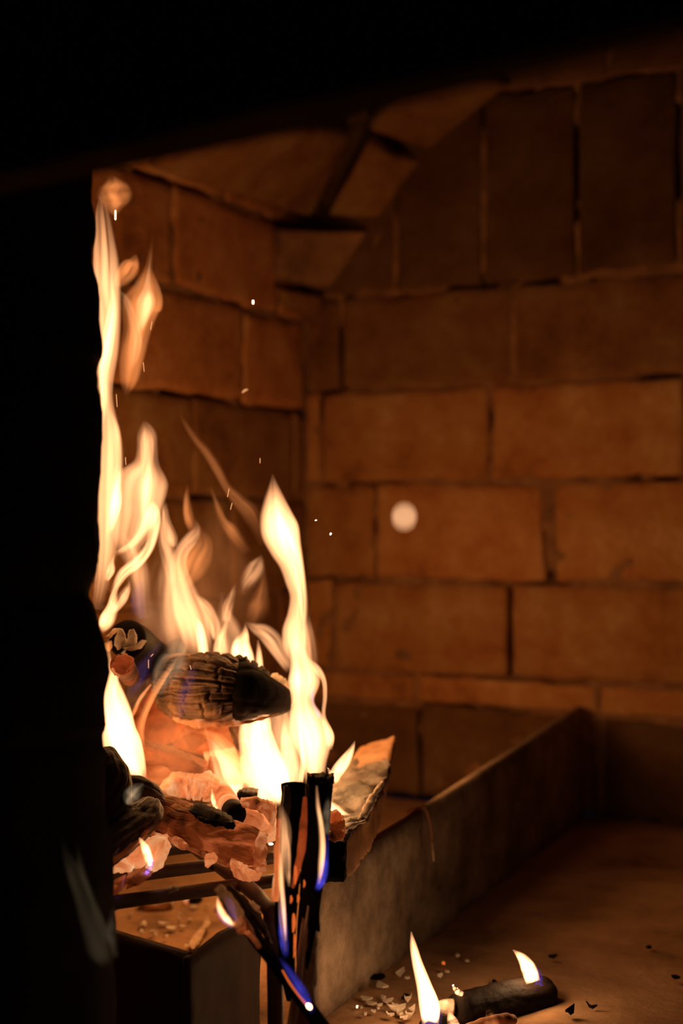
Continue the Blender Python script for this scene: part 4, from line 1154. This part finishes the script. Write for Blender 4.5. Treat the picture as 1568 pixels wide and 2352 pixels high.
GF = 'flames on the hearth floor'
f_fl1 = FL('tall thin white flame standing on the hearth floor',
   ([(988, 2352, 18), (986, 2312, 23), (973, 2262, 17), (958, 2212, 12), (949, 2172, 8), (944, 2140, 1)], 1.0, 9.0, 'fire'),
   ([(992, 2356, 16), (990, 2330, 20), (980, 2290, 8)], 0.998, 0.3, 'blue'), group=GF)
f_fl2 = FL('curved white flame on the far end of the fallen log',
   ([(1224, 2256, 16), (1214, 2226, 17), (1199, 2201, 11), (1178, 2182, 1)], 1.05, 9.0, 'fire'),
   ([(1236, 2262, 8), (1238, 2240, 6), (1228, 2215, 1)], 1.05, 0.2, 'blue'), group=GF)
FL('tiny flame tip at the ash end of the fallen log',
   ([(1064, 2284, 5), (1052, 2279, 7), (1043, 2270, 4), (1040, 2262, 1)], 1.02, 3.0, 'fire'), group=GF)
FL('short flame in front of the fallen log',
   ([(1046, 2380, 16), (1040, 2352, 14), (1034, 2334, 8), (1030, 2320, 1)], 0.98, 3.0, 'fire'), group=GF)
FL('dull orange flame glow on the face of the fallen log',
   ([(1126, 2380, 10), (1128, 2348, 14), (1120, 2320, 4)], 0.985, 0.25, 'orange'), group=GF)

FL('ghostly grey flame wisp drifting in front of the dark jamb',
   ([(252, 2215, 14), (232, 2180, 26), (212, 2120, 22), (192, 2060, 18), (172, 2005, 16), (152, 1960, 8), (140, 1915, 1)], 0.74, 0.022, 'grey'),
   ([(250, 2170, 10), (228, 2110, 8), (206, 2050, 6), (185, 1990, 6), (178, 1940, 1)], 0.74, 0.028, 'grey'),
   ([(268, 2200, 5), (256, 2140, 9), (262, 2080, 2)], 0.74, 0.025, 'grey'))

# light given off by those flames
for (px, py, Z, wts, rad, col), par in zip(FIRE_LIGHTS, (f_mid, f_tear, f_white, f_flat, f_br, f_left, f_white)):
    lamp(px, py, Z, wts, rad, col, par)
lamp(968, 2250, 1.0, 0.12, 0.012, (1.0, 0.55, 0.25), f_fl1)
lamp(715, 1960, 0.835, 0.012, 0.008, (1.0, 0.5, 0.2), f_stick)
lamp(515, 2098, 0.825, 0.004, 0.004, (1.0, 0.55, 0.25), f_split)
lamp(238, 1440, 1.03, 0.03, 0.01, FIRE, f_lick)
lamp(778, 1848, 0.985, 0.012, 0.005, (1.0, 0.55, 0.25), f_lie)
lamp(1205, 2215, 1.05, 0.12, 0.010, (1.0, 0.55, 0.25), f_fl2)

# ------------------------------------------------------------------ sparks
def spark(pts, Z, mat, label):
    o = log_mesh('spark', [(x, y, Z, r) for x, y, r in pts], M[mat], None, na=8, nl=10, cap=0.8, up=tuple(FWD))
    return tag(o, label, 'spark', 'sparks flying above the fire')
spark([(265, 483, 1.6), (265, 505, 1.6)], 1.08, 'spark', 'upright streak of a spark under the detached flame puff')
spark([(581, 689, 2.8), (581, 699, 2.8)], 1.05, 'spark', 'bright short spark in front of the side brick wall')
spark([(556, 902, 1.3), (563, 896, 1.8), (569, 895, 1.0)], 1.2, 'spark_dim', 'bent little spark by the cracked mortar joint')
spark([(725, 1194, 2.6), (725.5, 1196, 2.6)], 1.05, 'spark', 'white dot spark near the wall corner beside the teardrop flame')
spark([(758, 1229, 1.4), (760, 1224, 2.4)], 1.05, 'spark', 'small teardrop spark near the wall corner')
for x, y, dx, dy in ((267, 905, 2, 30), (349, 738, -3, 20), (329, 832, 2, 22), (288, 1050, 1, 18), (597, 1052, 0, 12), (428, 1240, 2, 34), (526, 1122, -4, 20), (533, 1155, -4, 16), (341, 1515, 0, 20), (436, 1528, 3, 10), (346, 1508, 6, -6)):
    spark([(x, y, 0.8), (x + dx, y + dy, 0.8)], 1.05, 'spark_dim', 'hair-thin orange spark streak among the flames')
spark([(622, 1936, 6.5), (622, 1941, 6.5)], 0.98, 'spark', 'round white-hot spark beside the upright stick')
o = log_mesh('drifting_ember', [(921, 1187, 0.40, 14), (928, 1187, 0.40, 15), (935, 1187, 0.40, 14)], M['spark_disc'], None, na=40, nl=24, cap=0.95)
tag(o, 'round glowing drifting ember in front of the brick wall', 'ember')
